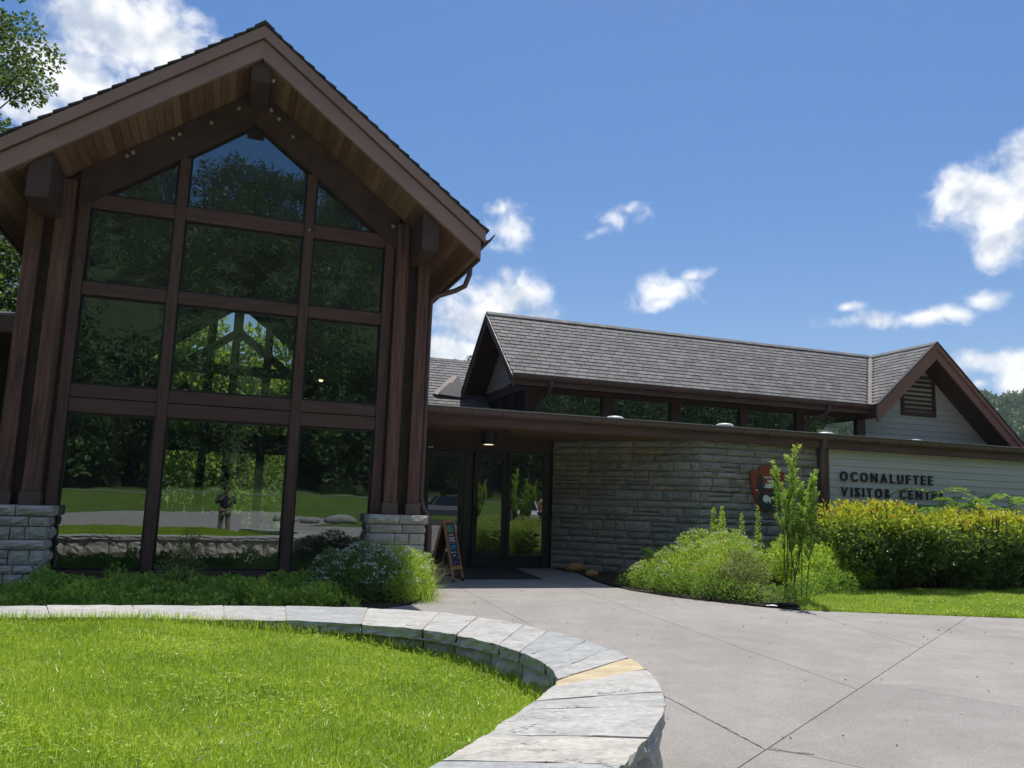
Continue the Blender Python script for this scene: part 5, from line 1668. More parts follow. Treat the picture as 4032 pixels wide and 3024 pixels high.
# pendant lamps inside the hall
for i, (x, y, z) in enumerate(((1.95, 19.5, 4.25), (-1.6, 19.5, 4.2), (2.0, 24.0, 4.3), (-1.3, 24.0, 4.3))):
    t = empty('pendant_lamp', (x, y, z))
    tag(t, ['lit pendant lamp hanging inside the hall, near right', 'lit pendant lamp hanging inside the hall, near left', 'lit pendant lamp hanging inside the hall, far right', 'lit pendant lamp hanging inside the hall, far left'][i], 'lamp', 'pendant lamps in the hall')
    q = MB(); q.lathe((0, 0, 0), [(0.20, 0.0), (0.19, 0.03), (0.09, 0.16), (0.03, 0.22)], 16); q.build('lamp_shade', M['black_metal'], t)
    q = MB(); q.lathe((0, 0, 0), [(0.03, -0.03), (0.055, 0.0), (0.05, 0.03)], 10); q.build('bulb', M['bulb'], t)
    q = MB(); q.tube([(0, 0, 0.2), (0, 0, zu(x) - z)], 0.012, 5); q.build('cord', M['black_metal'], t)
# information desk with leaflets inside
desk = base_empty('information_desk', (-0.5, 20, 0))
tag(desk, 'dark counter inside the hall with pale leaflets on it', 'desk')
q = MB(); q.box(-1.6, 0.4, 19.7, 20.3, 0.0, 0.95); q.box(-1.65, 0.45, 19.62, 20.35, 0.95, 1.0); q.build('counter', M['inside_beam'], desk, bevel=0.01)
for x in (-1.35, -1.0, -0.7): 
    q = MB(); q.bar((x, 19.9, 1.01), (x, 20.05, 1.2), 0.22, 0.01); q.build('leaflet', M['chalk_white'], desk)

# orange boulders at the foot of the stone wall, litter at the pavement edge
def boulder(name, c, s, mat, label, seed, group=None):
    rr2 = random.Random(seed)
    q = MB(); prof = []
    n, mth = 14, 8
    V = []; F = []
    for i in range(mth + 1):
        th = math.pi * i / mth
        for k in range(n):
            a = 2 * math.pi * k / n
            r = 1 + 0.16 * math.sin(3 * a + seed) * math.sin(th) + rr2.uniform(-0.06, 0.06)
            V.append((s[0] * r * math.sin(th) * math.cos(a), s[1] * r * math.sin(th) * math.sin(a), s[2] * math.cos(th) * (1 + rr2.uniform(-.05, .05))))
    for i in range(mth):
        for k in range(n):
            k2 = (k + 1) % n
            F.append((i * n + k, (i + 1) * n + k, (i + 1) * n + k2, i * n + k2))
    q.add(V, F)
    o = q.build(name, mat, smooth=True); o.location = c
    tag(o, label, 'rock', group); return o
boulder('boulder', (7.42, 16.55, 0.10), (0.25, 0.16, 0.11), M['orange_rock'], 'larger orange boulder at the foot of the dark stone wall', 1)
boulder('boulder', (7.34, 15.55, 0.06), (0.15, 0.10, 0.08), M['orange_rock'], 'smaller orange stone at the edge of the entrance pavement', 2)
for i, (x, y, s) in enumerate(((9.0, -17.5, 0.8), (6.5, -19, 0.9), (4.6, -18.4, 0.6), (11.0, -15.5, 0.7), (3.2, -19.5, 0.7))):
    boulder('boulder', (x, y, 0.15), (s, s * 0.7, s * 0.42), M['grey_rock'], ['second largest grey boulder on the far lawn, mirrored in the right hall window', 'largest grey boulder on the far lawn beside the footpath', 'smallest grey boulder on the far lawn beside the footpath', 'grey boulder on the far lawn nearest the plaza', 'grey boulder on the far lawn at the footpath edge'][i], 10 + i, 'boulders on the far lawn')
lit = base_empty('bed_edging', (8.05, 10.55, 0))
tag(lit, 'piece of black and white edging lying at the pavement edge under the sapling', 'edging')
q = MB(); q.tube([(7.95, 10.60, 0.04), (8.15, 10.50, 0.05), (8.38, 10.42, 0.035), (8.5, 10.5, 0.03)], [0.03, 0.035, 0.03, 0.015], 7); q.build('black_strip', M['rubber'], lit)
q = MB(); q.add([(7.94, 10.56, 0.03), (8.02, 10.49, 0.035), (8.10, 10.47, 0.03), (8.08, 10.53, 0.06), (7.98, 10.58, 0.065)], [(0, 1, 3, 4), (1, 2, 3)]); q.build('white_flap', M['white'], lit)
q = MB(); q.prism_z([(4.15, 17.45), (6.3, 17.45), (6.0, 14.9), (4.35, 14.9)], 0.003, 0.014); o = q.build('entrance_mat', M['mat']); tag(o, 'dark flat mat in front of the entrance doors', 'mat')

# ------------------------------------------------------------------ what the panes mirror: photographer, visitor, parked cars
M['skin'] = pmat('skin', (0.42, 0.24, 0.17), (0.50, 0.30, 0.21), 8, 3, 0.6, 0.0)
M['hair'] = pmat('brown_hair', (0.03, 0.02, 0.012), (0.06, 0.04, 0.025), 20, 3, 0.6, 0.0)
M['navy'] = pmat('navy_jacket', (0.016, 0.020, 0.032), (0.028, 0.034, 0.05), 10, 3, 0.9, 0.0)
M['blue_shirt'] = pmat('blue_shirt', (0.03, 0.12, 0.32), (0.05, 0.17, 0.42), 10, 3, 0.9, 0.0)
M['khaki'] = pmat('khaki_cloth', (0.20, 0.17, 0.12), (0.27, 0.23, 0.165), 10, 3, 0.9, 0.0)
M['red_cloth'] = pmat('red_shirt', (0.30, 0.07, 0.05), (0.40, 0.11, 0.08), 10, 3, 0.9, 0.0)
M['straw'] = pmat('straw_hat', (0.40, 0.30, 0.15), (0.52, 0.40, 0.22), 20, 3, 0.9, 0.0)
def skin_obj(name, verts, edges, radii, mat, parent, root=0, sub=2):
    me = bpy.data.meshes.new(name)
    me.from_pydata(verts, edges, [])
    o = bpy.data.objects.new(name, me); COL.objects.link(o); o.parent = parent
    me.materials.append(mat)
    sk = o.modifiers.new('skin', 'SKIN')
    sk.use_smooth_shade = True
    for i, r in enumerate(radii):
        sv = me.skin_vertices[0].data[i]
        sv.radius = r if hasattr(r, '__len__') else (r, r)
        sv.use_root = (i == root)
    s = o.modifiers.new('subsurf', 'SUBSURF'); s.levels = sub; s.render_levels = sub
    return o
def person(loc, rz, label, hands, elbows, top, trousers, H=1.72, hat=None):
    k = H / 1.75
    t = empty('person', loc, rz)
    tag(t, label, 'person')
    v = [(0, 0, 0.96), (0, 0.01, 1.14), (0, 0.01, 1.34), (0, 0.01, 1.46), (0, -0.01, 1.53), (0, -0.02, 1.62), (0, -0.03, 1.70)]
    e = [(0, 1), (1, 2), (2, 3), (3, 4), (4, 5), (5, 6)]
    r = [(0.15, 0.11), (0.14, 0.10), (0.165, 0.11), (0.07, 0.06), (0.055, 0.055), (0.085, 0.10), (0.075, 0.09)]
    arms = []
    for s, el, ha in ((-1, elbows[0], hands[0]), (1, elbows[1], hands[1])):
        b = len(v)
        v += [(s * 0.19, 0.01, 1.40), el, ha]
        e += [(2, b), (b, b + 1), (b + 1, b + 2)]
        r += [0.065, 0.045, 0.032]
        h = np.array(ha); d = h - np.array(el); d = d / np.linalg.norm(d)
        for f in range(4):
            c = len(v)
            o1 = np.array([(f - 1.5) * 0.018, -0.01, 0.0])
            p1 = h + d * 0.05 + o1; p2 = p1 + d * 0.035 + np.array([-s * 0.01, -0.02, 0])
            v += [tuple(p1), tuple(p2)]; e += [(b + 2, c), (c, c + 1)]; r += [0.009, 0.008]
        c = len(v); p1 = h + np.array([-s * 0.03, -0.01, 0.03]); v.append(tuple(p1)); e.append((b + 2, c)); r.append(0.010)
    legs = []
    for s in (-1, 1):
        b = len(v)
        v += [(s * 0.095, 0, 0.90), (s * 0.11, -0.01, 0.50), (s * 0.115, 0.02, 0.09), (s * 0.12, -0.12, 0.04)]
        e += [(0, b), (b, b + 1), (b + 1, b + 2), (b + 2, b + 3)]
        r += [0.085, 0.058, 0.042, 0.035]
    v = [(x * k, y * k, z * k) for x, y, z in v]
    skin_obj('body', v, e, r, M['skin'], t)
    # clothes
    sv = [(0, 0.005, 0.93), (0, 0.01, 1.14), (0, 0.01, 1.34), (0, 0.012, 1.45)]; se = [(0, 1), (1, 2), (2, 3)]; sr = [(0.175, 0.13), (0.165, 0.125), (0.19, 0.135), (0.085, 0.075)]
    for s, el, ha in ((-1, elbows[0], hands[0]), (1, elbows[1], hands[1])):
        b = len(sv); sv += [(s * 0.195, 0.01, 1.40), tuple(np.array(el)), tuple(0.4 * np.array(el) + 0.6 * np.array(ha))]; se += [(2, b), (b, b + 1), (b + 1, b + 2)]; sr += [0.082, 0.06, 0.05]
    skin_obj('shirt', [(x * k, y * k, z * k) for x, y, z in sv], se, sr, top, t)
    tv = [(0, 0, 0.96)]; te = []; tr_ = [(0.17, 0.13)]
    for s in (-1, 1):
        b = len(tv); tv += [(s * 0.10, 0, 0.88), (s * 0.112, -0.01, 0.50), (s * 0.117, 0.02, 0.10)]; te += [(0, b), (b, b + 1), (b + 1, b + 2)]; tr_ += [0.105, 0.078, 0.065]
    skin_obj('trousers', [(x * k, y * k, z * k) for x, y, z in tv], te, tr_, trousers, t)
    q = MB(); q.lathe((0, -0.018 * k, 1.64 * k), [(0.09, -0.02), (0.103, 0.03), (0.097, 0.09), (0.06, 0.135), (0.01, 0.148)], 14)
    q.build('hair' if hat is None else 'hat', M['hair'] if hat is None else hat, t, smooth=True)
    if hat is not None:
        q = MB(); q.lathe((0, -0.018 * k, 1.66 * k), [(0.10, 0.0), (0.19, -0.015), (0.19, -0.008), (0.10, 0.012)], 18); q.build('hat_brim', hat, t)
    q = MB()
    for s in (-1, 1):
        q.lathe((s * 0.032 * k, -0.112 * k, 1.665 * k), [(0.004, -0.008), (0.009, 0.0), (0.004, 0.008)], 6)
    q.build('eyes', M['black_paint'], t)
    q = MB(); q.tube([(0, -0.115 * k, 1.665 * k), (0, -0.137 * k, 1.63 * k), (0, -0.118 * k, 1.615 * k)], [0.008, 0.016, 0.008], 6); q.build('nose', M['skin'], t)
    return t
# local -y is the facing direction; the photographer faces the hall (+Y), phone held up just behind the lens
ph = person((0.02, -0.42, 0.0), math.pi, 'person in navy jacket and khaki trousers holding a phone, mirrored in the centre window', [(-0.07, -0.36, 1.44), (0.07, -0.36, 1.44)], [(-0.27, -0.20, 1.20), (0.27, -0.20, 1.20)], M['navy'], M['khaki'], 1.70)
q = MB(); q.box(-0.075, 0.075, -0.07, -0.062, 1.415, 1.49); o = q.build('phone', M['black_metal'], bevel=0.003); tag(o, 'dark phone held up by the mirrored person', 'phone')
person((19.3, -13.5, 0.0), 2.4, 'person in red shirt and straw hat near the parked cars, mirrored in the glass', [(-0.25, -0.25, 0.98), (0.25, -0.25, 0.98)], [(-0.27, 0.05, 1.14), (0.27, 0.05, 1.14)], M['red_cloth'], M['navy'], 1.74, M['straw'])

def car(loc, rz, paint, label, kind):
    t = empty('parked_car', loc, rz)
    tag(t, label, 'car', 'parked cars')
    L, W, H = (4.7, 1.85, 1.72) if kind == 'suv' else ((4.6, 1.80, 1.46) if kind == 'sedan' else (5.6, 1.95, 1.85))
    zb_, zs = 0.24, (0.98 if kind != 'sedan' else 0.90)
    # lower body: lofted cross sections along x
    if kind == 'suv':
        prof = [(-L / 2, 0.45, 0.95), (-L / 2 + 0.12, 0.28, 1.02), (-1.2, zb_, zs), (0.9, zb_, zs), (1.25, zb_, 0.99), (L / 2 - 0.15, 0.28, 0.86), (L / 2, 0.42, 0.72)]
        gh = [(-L / 2 + 0.15, zs), (-L / 2 + 0.42, H), (0.35, H), (1.15, zs)]
    elif kind == 'sedan':
        prof = [(-L / 2, 0.45, 0.92), (-L / 2 + 0.12, 0.28, 0.97), (-1.5, zb_, zs), (0.8, zb_, zs), (1.2, zb_, 0.88), (L / 2 - 0.15, 0.28, 0.74), (L / 2, 0.42, 0.62)]
        gh = [(-1.75, zs), (-0.95, H), (0.25, H), (1.15, zs)]
    else:
        prof = [(-L / 2, 0.5, 1.05), (-L / 2 + 0.1, 0.4, 1.1), (-0.6, 0.36, 1.1), (1.2, 0.36, 1.12), (1.5, 0.36, 1.14), (L / 2 - 0.12, 0.4, 1.0), (L / 2, 0.5, 0.85)]
        gh = [(-0.9, 1.08), (-0.75, H), (0.75, H), (1.4, 1.1)]
    V = []; F = []
    for x, z0, z1 in prof:
        zm = z0 + (z1 - z0) * 0.55
        for y, z in ((-W / 2 + 0.10, z0), (-W / 2, zm), (-W / 2 + 0.07, z1), (W / 2 - 0.07, z1), (W / 2, zm), (W / 2 - 0.10, z0)): V.append((x, y, z))
    for i in range(len(prof) - 1):
        for j in range(6):
            j2 = (j + 1) % 6
            F.append((i * 6 + j, i * 6 + j2, (i + 1) * 6 + j2, (i + 1) * 6 + j))
    F.append(tuple(range(5, -1, -1))); F.append(tuple(range((len(prof) - 1) * 6, len(prof) * 6)))
    q = MB(); q.add(V, F); q.build('body', paint, t, bevel=0.03)
    def cabin(inset, z_off, name, mat, ga):
        V = []
        for x, z in ga:
            w = W / 2 - 0.09 - (0.16 if z > zs + 0.2 else 0) - inset
            V += [(x, -w, z + z_off), (x, w, z + z_off)]
        n = len(ga)
        F = [tuple(2 * i for i in range(n)), tuple(2 * i + 1 for i in range(n - 1, -1, -1))] + [(2 * i, 2 * i + 1, 2 * i + 3, 2 * i + 2) for i in range(n - 1)]
        q = MB(); q.add(V, F); return q.build(name, mat, t, bevel=0.02)
    cabin(0, 0, 'windows', M['car_glass'], gh)
    q = MB(); w = W / 2 - 0.25
    q.box(gh[1][0] - 0.05, gh[2][0] + 0.05, -w, w, H - 0.02, H + 0.025); q.build('roof', paint, t, bevel=0.02)
    for a, b in ((gh[0], gh[1]), (gh[3], gh[2])) if kind != 'truck' else ((gh[0], gh[1]), (gh[3], gh[2])):
        for s in (-1, 1):
            q = MB(); q.bar((a[0], s * (W / 2 - 0.09), a[1]), (b[0], s * (W / 2 - 0.245), b[1]), 0.07, 0.07); q.build('pillar', paint, t)
    for x in (-L / 2 + 0.9, L / 2 - 0.9):
        for s in (-1, 1):
            q = MB(); c = (x, s * (W / 2 - 0.10), 0.34)
            n = 20; ring = [(c[0] + 0.34 * math.cos(2 * math.pi * i / n), c[2] + 0.34 * math.sin(2 * math.pi * i / n)) for i in range(n)]
            q.prism_y(ring, c[1] - 0.11, c[1] + 0.11); wh = q.build('wheel', M['rubber'], t)
            q = MB(); ring = [(c[0] + 0.20 * math.cos(2 * math.pi * i / n), c[2] + 0.20 * math.sin(2 * math.pi * i / n)) for i in range(n)]
            q.prism_y(ring, c[1] - 0.118, c[1] + 0.118); q.build('rim', M['bright_metal'], wh)
    for s in (-1, 1):
        q = MB(); q.box(L / 2 - 0.10, L / 2 - 0.02, s * 0.62 - 0.17, s * 0.62 + 0.17, prof[-1][2] - 0.16, prof[-1][2] - 0.02); q.build('headlight', M['white'], t)
        q = MB(); q.box(-L / 2 - 0.01, -L / 2 + 0.06, s * 0.72 - 0.10, s * 0.72 + 0.10, 0.78, 0.93); q.build('tail_light', M['red_cloth'], t)
    return t
M['car_glass'] = pmat('dark_car_glass', (0.010, 0.012, 0.014), (0.016, 0.018, 0.02), 2, 2, 0.08, 0.0, spec=0.7)
paint = lambda n, c: pmat(n, c, tuple(x * 1.1 for x in c), 3, 2, 0.25, 0.0, spec=0.6)
car((20.4, -19.6, 0.03), R(100), paint('silver_car_paint', (0.55, 0.56, 0.58)), 'silver estate car with roof rails in the row of parked cars', 'suv')
car((17.6, -19.8, 0.03), R(96), paint('white_car_paint', (0.70, 0.71, 0.72)), 'white saloon car in the row of parked cars', 'sedan')
car((24.0, -19.7, 0.03), R(98), paint('dark_car_paint', (0.03, 0.035, 0.045)), 'dark blue saloon car in the row of parked cars', 'sedan')
car((16.2, -25.5, 0.03), R(180), paint('grey_truck_paint', (0.16, 0.17, 0.18)), 'grey pickup truck parked nearest the far lawn', 'truck')
HAZE = 0.00022
# ------------------------------------------------------------------ vegetation
def sph(n, rmin=0.0):
    d = unit(rng.normal(size=(n, 3)))
    r = (rmin ** 3 + (1 - rmin ** 3) * rng.random(n)) ** (1 / 3)
    return d, r
def bush_points(n, centers, radii, shell=0.45, weights=None):
    """leaf positions and outward directions spread through overlapping clumps"""
    c = np.array(centers, float); r = np.array(radii, float)
    if r.ndim == 1: r = np.stack([r, r, r], axis=1)
    w = r.prod(axis=1) ** (2 / 3); w = w / w.sum()
    k = rng.choice(len(c), n, p=w)
    d, rad = sph(n, shell)
    return c[k] + d * rad[:, None] * r[k], d, rad, k

def add_plant(name, label, cat, base, parts, group=None):
    """parts: (name, mesh) given in world coordinates"""
    root = base_empty(name, base)
    tag(root, label, cat, group)
    for nm, me, kind in parts:
        o = link(nm, me, None, root)
        if kind: o['kind'] = kind
    return root

def stems_mesh(paths, r0, r1, mat, n=5, name='stem'):
    q = MB()
    for p in paths:
        rs = np.linspace(r0, r1, len(p)); q.tube(p, list(rs), n, False)
    return q.mesh(name, mat, True)

# clover leaves and dry clippings in the lawn
k = 9000
cx_ = rng.uniform(-2.6, 2.0, k); cy_ = rng.uniform(2.2, 7.3, k)
pat = np.sin(cx_ * 2.3 + 1.3 * np.sin(cy_ * 1.7)) * np.sin(cy_ * 2.9 + cx_) + rng.normal(size=k) * 0.25
ok = in_poly(cx_, cy_, lawn_poly) & (pat > 0.45); cx_, cy_ = cx_[ok], cy_[ok]; k = len(cx_)
P = np.repeat(np.stack([cx_, cy_, lawn_z(cx_, cy_) + rng.uniform(0.03, 0.055, k)], axis=1), 3, axis=0)
a = np.tile([0, 2.1, 4.2], k) + np.repeat(rng.uniform(0, 6.28, k), 3)
o = link('clover', leaves_mesh('clover', P, np.stack([np.cos(a), np.sin(a), np.full(3 * k, 0.25)], axis=1), 0.015, 0.014, M['grass']))
tag(o, 'small clover leaves scattered through the raised lawn', 'clover', kind='stuff')
k = 700
cx_ = rng.uniform(-2.6, 2.0, k); cy_ = rng.uniform(2.2, 7.3, k); ok = in_poly(cx_, cy_, lawn_poly); cx_, cy_ = cx_[ok], cy_[ok]; k = len(cx_)
a = rng.uniform(0, 6.28, k)
o = link('dry_clippings', leaves_mesh('dry_clippings', np.stack([cx_, cy_, lawn_z(cx_, cy_) + rng.uniform(0.03, 0.06, k)], axis=1), np.stack([np.cos(a), np.sin(a), rng.normal(size=k) * 0.2], axis=1), rng.uniform(0.03, 0.08, k), 0.006, M['dry_stem']))
tag(o, 'dry straw clippings lying in the raised lawn', 'clippings', kind='stuff')

# --- clipped hedge in front of the siding wall
def hedge():
    cs = []; rs = []
    hr = random.Random(11)
    top_at = lambda x: 1.46 + 0.13 * math.sin(x * 1.7) + 0.08 * math.sin(x * 3.9 + 1) - 0.65 * max(0.0, (12.0 - x) / 1.0) ** 1.6 - 0.04 * (x - 14)
    for x in np.arange(11.25, 19.5, 0.5):
        for yy in (11.95, 12.5, 13.1, 13.65):
            top = top_at(x) + hr.uniform(-0.10, 0.12) - (0.22 if yy < 12.2 else 0)
            for z in (0.40, 0.80, 1.15, top - 0.27):
                if z > top - 0.2: continue
                if z < 0.6 and hr.random() < 0.2: continue
                cs.append((x + hr.uniform(-0.16, 0.16), yy + hr.uniform(-0.14, 0.14) - (0.10 if 0.5 < z < 1.2 else -0.05), z)); rs.append((hr.uniform(0.3, 0.5), hr.uniform(0.3, 0.42), hr.uniform(0.24, 0.36)))
    n = 60000
    P, d, rad, k = bush_points(n, cs, rs, 0.55)
    keep = P[:, 2] > 0.12
    P, d = P[keep], d[keep]
    dirs = d * 0.8 + rng.normal(size=P.shape) * 0.5 + np.array([0, -0.1, 0.35])
    # young crown growth yellow and bronze; older low leaves darkened, adding shade in colour
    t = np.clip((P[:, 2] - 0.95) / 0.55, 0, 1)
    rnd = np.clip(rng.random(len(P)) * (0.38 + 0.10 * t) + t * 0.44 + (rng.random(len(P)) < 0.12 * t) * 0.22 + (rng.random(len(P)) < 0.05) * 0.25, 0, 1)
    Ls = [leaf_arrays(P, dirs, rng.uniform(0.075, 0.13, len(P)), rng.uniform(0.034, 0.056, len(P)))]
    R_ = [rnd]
    # shoots sticking out of the top
    paths = []
    for i in range(120):
        x = hr.uniform(11.5, 19.3); y = hr.uniform(12.0, 13.6)
        z = top_at(x) - 0.02; h = hr.uniform(0.05, 0.24) * (1.9 if hr.random() < 0.10 else 1)
        dx, dy = hr.uniform(-0.15, 0.15), hr.uniform(-0.15, 0.1)
        paths.append([(x, y, z - 0.3), (x + dx * 0.3, y + dy * 0.3, z), (x + dx * h * 2, y + dy * h * 2, z + h)])
        m = int(22 + h * 90)
        u = rng.random(m)
        Pp = np.stack([x + dx * h * 2 * u, y + dy * h * 2 * u, z + h * u - 0.05], axis=1)
        a = rng.uniform(0, 6.28, m)
        Dd = np.stack([np.cos(a), np.sin(a), rng.uniform(0.0, 0.9, m)], axis=1)
        Ls.append(leaf_arrays(Pp + rng.normal(size=Pp.shape) * np.array([0.03, 0.03, 0.01]), Dd, rng.uniform(0.06, 0.095, m), rng.uniform(0.028, 0.042, m)))
        R_.append(np.clip(0.62 + rng.random(m) * 0.25 + (rng.random(m) < 0.15) * 0.15, 0, 1))
    V = []; F = []; S = []; off = 0
    for v, f, s in Ls:
        V.append(v); F.append(f + off); S.append(s); off += len(v)
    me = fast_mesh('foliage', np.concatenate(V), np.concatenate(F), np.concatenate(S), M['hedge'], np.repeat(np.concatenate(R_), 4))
    for i in range(60):
        x = hr.uniform(11.9, 19); y = hr.uniform(12.7, 13.5); paths.append([(x, y, 0.0), (x + hr.uniform(-.2, .2), y + hr.uniform(-.2, .2), 0.6), (x + hr.uniform(-.4, .4), y + hr.uniform(-.4, .4), 1.3)])
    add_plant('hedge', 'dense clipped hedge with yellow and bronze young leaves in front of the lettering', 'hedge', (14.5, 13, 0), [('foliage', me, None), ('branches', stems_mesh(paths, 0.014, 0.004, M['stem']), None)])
hedge()

# --- upright sapling cluster in front of the plaque
def sapling():
    sr = random.Random(3)
    bx, by = 8.70, 11.0
    tops = [(9.13, 11.6, 2.62), (8.93, 11.8, 2.22), (9.35, 11.9, 2.30), (9.55, 11.65, 2.12), (9.77, 11.8, 2.24), (8.85, 11.6, 1.95), (9.45, 11.5, 1.9), (9.62, 12.0, 2.0)]
    tops = [(x * 0.94 + 0.22 + (x - 9.2) * 0.02, y - 0.72, 1.45 + (z - 1.45) * 0.94) for x, y, z in tops]
    paths = []; P = []; Dr = []; rn = []
    for i, t in enumerate(tops):
        b = (bx + 0.04 * i + sr.uniform(-0.12, 0.1), by + sr.uniform(-0.15, 0.15), 0)
        mids = [tuple(np.array(b) * (1 - u) + np.array(t) * u + np.array([sr.uniform(-0.03, 0.03), sr.uniform(-0.03, 0.03), 0])) for u in (0, 0.25, 0.5, 0.75, 1)]
        mids[0] = b; mids[-1] = t
        paths.append(mids)
        pp = np.array(mids)
        branches = [(pp, 0.45)]
        for k in range(15):
            u = sr.uniform(0.36, 0.94); j = int(u * 4); w = u * 4 - j
            p0 = pp[j] * (1 - w) + pp[j + 1] * w
            a = sr.uniform(0, 6.28); ln = sr.uniform(0.15, 0.40) * (1.15 - u * 0.5)
            p1 = p0 + np.array([math.cos(a) * ln * 0.42, math.sin(a) * ln * 0.42, ln * 0.95])
            paths.append([tuple(p0), tuple((p0 + p1) / 2 + np.array([math.cos(a), math.sin(a), 0]) * 0.03), tuple(p1)])
            branches.append((np.array([p0, (p0 + p1) / 2, p1]), 0.0))
        for br, u0 in branches:
            ll = np.linalg.norm(br[-1] - br[0]) * (1 - u0)
            m = int(ll * 230) + 10
            u = u0 + (1 - u0) * rng.random(m)
            f = u * (len(br) - 1); j = np.minimum(f.astype(int), len(br) - 2); w = (f - j)[:, None]
            pt = br[j] * (1 - w) + br[j + 1] * w
            a = rng.uniform(0, 6.28, m)
            P.append(pt); Dr.append(np.stack([np.cos(a), np.sin(a), rng.uniform(0.1, 1.0, m)], axis=1)); rn.append(np.clip(rng.random(m) * 0.7 + 0.4 * (pt[:, 2] - 1.2) / 1.4, 0, 1))
    P = np.concatenate(P); Dr = np.concatenate(Dr)
    me = leaves_mesh('foliage', P, Dr, rng.uniform(0.045, 0.075, len(P)), rng.uniform(0.012, 0.018, len(P)), M['sapling'], np.concatenate(rn))
    add_plant('sapling', 'tall thin many stemmed sapling standing in front of the arrowhead plaque', 'sapling', (bx, by, 0), [('foliage', me, None), ('stems', stems_mesh(paths, 0.010, 0.003, M['stem']), None)])
sapling()

# --- generic mound of small leaves with optional flower heads and spires
def mound(name, label, cat, centers, radii, n, leaf, mat, flowers=None, spires=(), up=0.5, base=None, group=None, shell=0.35, narrow=0.35, stemcol='green_stem'):
    P, d, rad, k = bush_points(n, centers, radii, shell)
    keep = P[:, 2] > 0.02
    P, d = P[keep], d[keep]
    dirs = d * 0.8 + rng.normal(size=P.shape) * 0.55 + np.array([0, 0, up])
    zt = np.clip(P[:, 2] / (P[:, 2].max() + 1e-6), 0, 1)
    rnd = np.clip(rng.random(len(P)) * 0.75 + 0.25 * zt, 0, 1)
    arr = [leaf_arrays(P, dirs, rng.uniform(leaf * 0.7, leaf * 1.3, len(P)), leaf * narrow * rng.uniform(0.8, 1.2, len(P)))]
    rn = [rnd]
    paths = []
    c0 = np.mean(np.array(centers), axis=0)
    for c in centers:
        for j in range(3):
            q = np.array(c) + rng.normal(size=3) * 0.12; b = np.array([c0[0] * 0.4 + c[0] * 0.6 + rng.normal() * .08, c0[1] * 0.4 + c[1] * 0.6 + rng.normal() * .08, 0.0])
            paths.append([tuple(b), tuple((b + q) / 2 + rng.normal(size=3) * 0.03), tuple(q)])
    for (x, y, z0, z1, w) in spires:
        paths.append([(x, y, 0), (x + 0.02, y, (z0 + z1) / 2), (x, y, z1)])
        m = int((z1 - z0) * 190) + 10
        u = rng.random(m); a = rng.uniform(0, 6.28, m)
        pp = np.stack([x + rng.normal(size=m) * 0.01, y + rng.normal(size=m) * 0.01, z0 + (z1 - z0) * u], axis=1)
        dd = np.stack([np.cos(a), np.sin(a), rng.uniform(0.2, 0.9, m)], axis=1)
        arr.append(leaf_arrays(pp, dd, w * (1.15 - u * 0.75), w * 0.22)); rn.append(0.4 + 0.6 * rng.random(m))
    V = []; F = []; S = []; off = 0
    for v, f, s in arr:
        V.append(v); F.append(f + off); S.append(s); off += len(v)
    parts = [('foliage', fast_mesh('foliage', np.concatenate(V), np.concatenate(F), np.concatenate(S), mat, np.repeat(np.concatenate(rn), 4)), None),
             ('stems', stems_mesh(paths, 0.009, 0.004, M[stemcol]), None)]
    for fl in (flowers or []):
        nf, size, fmat, cl = fl
        fp, fd, fr, fk = bush_points(nf * 6, centers, radii, 0.96)
        ok = (fd[:, 2] > 0.15)
        # only heads on the outside of the whole mound
        C = np.array(centers); Rr = np.array(radii)
        if Rr.ndim == 1: Rr = np.stack([Rr] * 3, axis=1)
        for q in range(len(C)):
            ok &= ~((((fp - C[q]) / Rr[q]) ** 2).sum(axis=1) < 0.85)
        fp = fp[ok][:nf]
        m = len(fp) * cl
        heads = np.repeat(fp, cl, axis=0) + rng.normal(size=(m, 3)) * size * np.array([1.1, 1.1, 0.35])
        a = rng.uniform(0, 6.28, m)
        parts.append(('flower_heads', leaves_mesh('flower_heads', heads, np.stack([np.cos(a), np.sin(a), rng.uniform(0.0, 0.6, m)], axis=1), size * 1.0, size * 0.8, fmat), 'stuff'))
    b = base or (c0[0], c0[1], 0)
    return add_plant(name, label, cat, b, parts, group)

mound('wildflower_clump', 'large lime green clump of wildflowers with small white heads, left of the sapling', 'wildflowers',
      [(8.1, 12.4, 0.42), (7.7, 12.8, 0.36), (8.4, 12.1, 0.48), (8.75, 12.7, 0.66), (8.3, 13.0, 0.66), (7.9, 11.8, 0.32), (7.45, 12.4, 0.24), (8.9, 12.3, 0.5), (7.3, 13.2, 0.2)], [0.5, 0.44, 0.48, 0.47, 0.44, 0.4, 0.36, 0.44, 0.3], 16000, 0.055, M['shrub_lime'],
      [(260, 0.022, M['petal_white'], 6), (12, 0.034, M['petal_yellow'], 8)],
      [(9.05, 13.6, 0.9, 1.50, 0.11), (9.18, 13.5, 0.95, 1.42, 0.11), (9.30, 13.7, 0.9, 1.52, 0.11), (9.55, 13.4, 0.8, 1.40, 0.10), (9.85, 13.3, 0.8, 1.58, 0.10)])
mound('cream_flower_shrub', 'low olive shrub with cream flecks at the pavement edge beside the sapling stems', 'shrub',
      [(8.05, 11.35, 0.28), (7.85, 11.55, 0.26), (8.3, 11.4, 0.32), (8.5, 11.9, 0.42), (8.3, 11.75, 0.5)], [0.33, 0.3, 0.34, 0.36, 0.32], 6500, 0.05, M['shrub_olive'],
      [(90, 0.016, M['petal_white'], 3)], stemcol='stem')
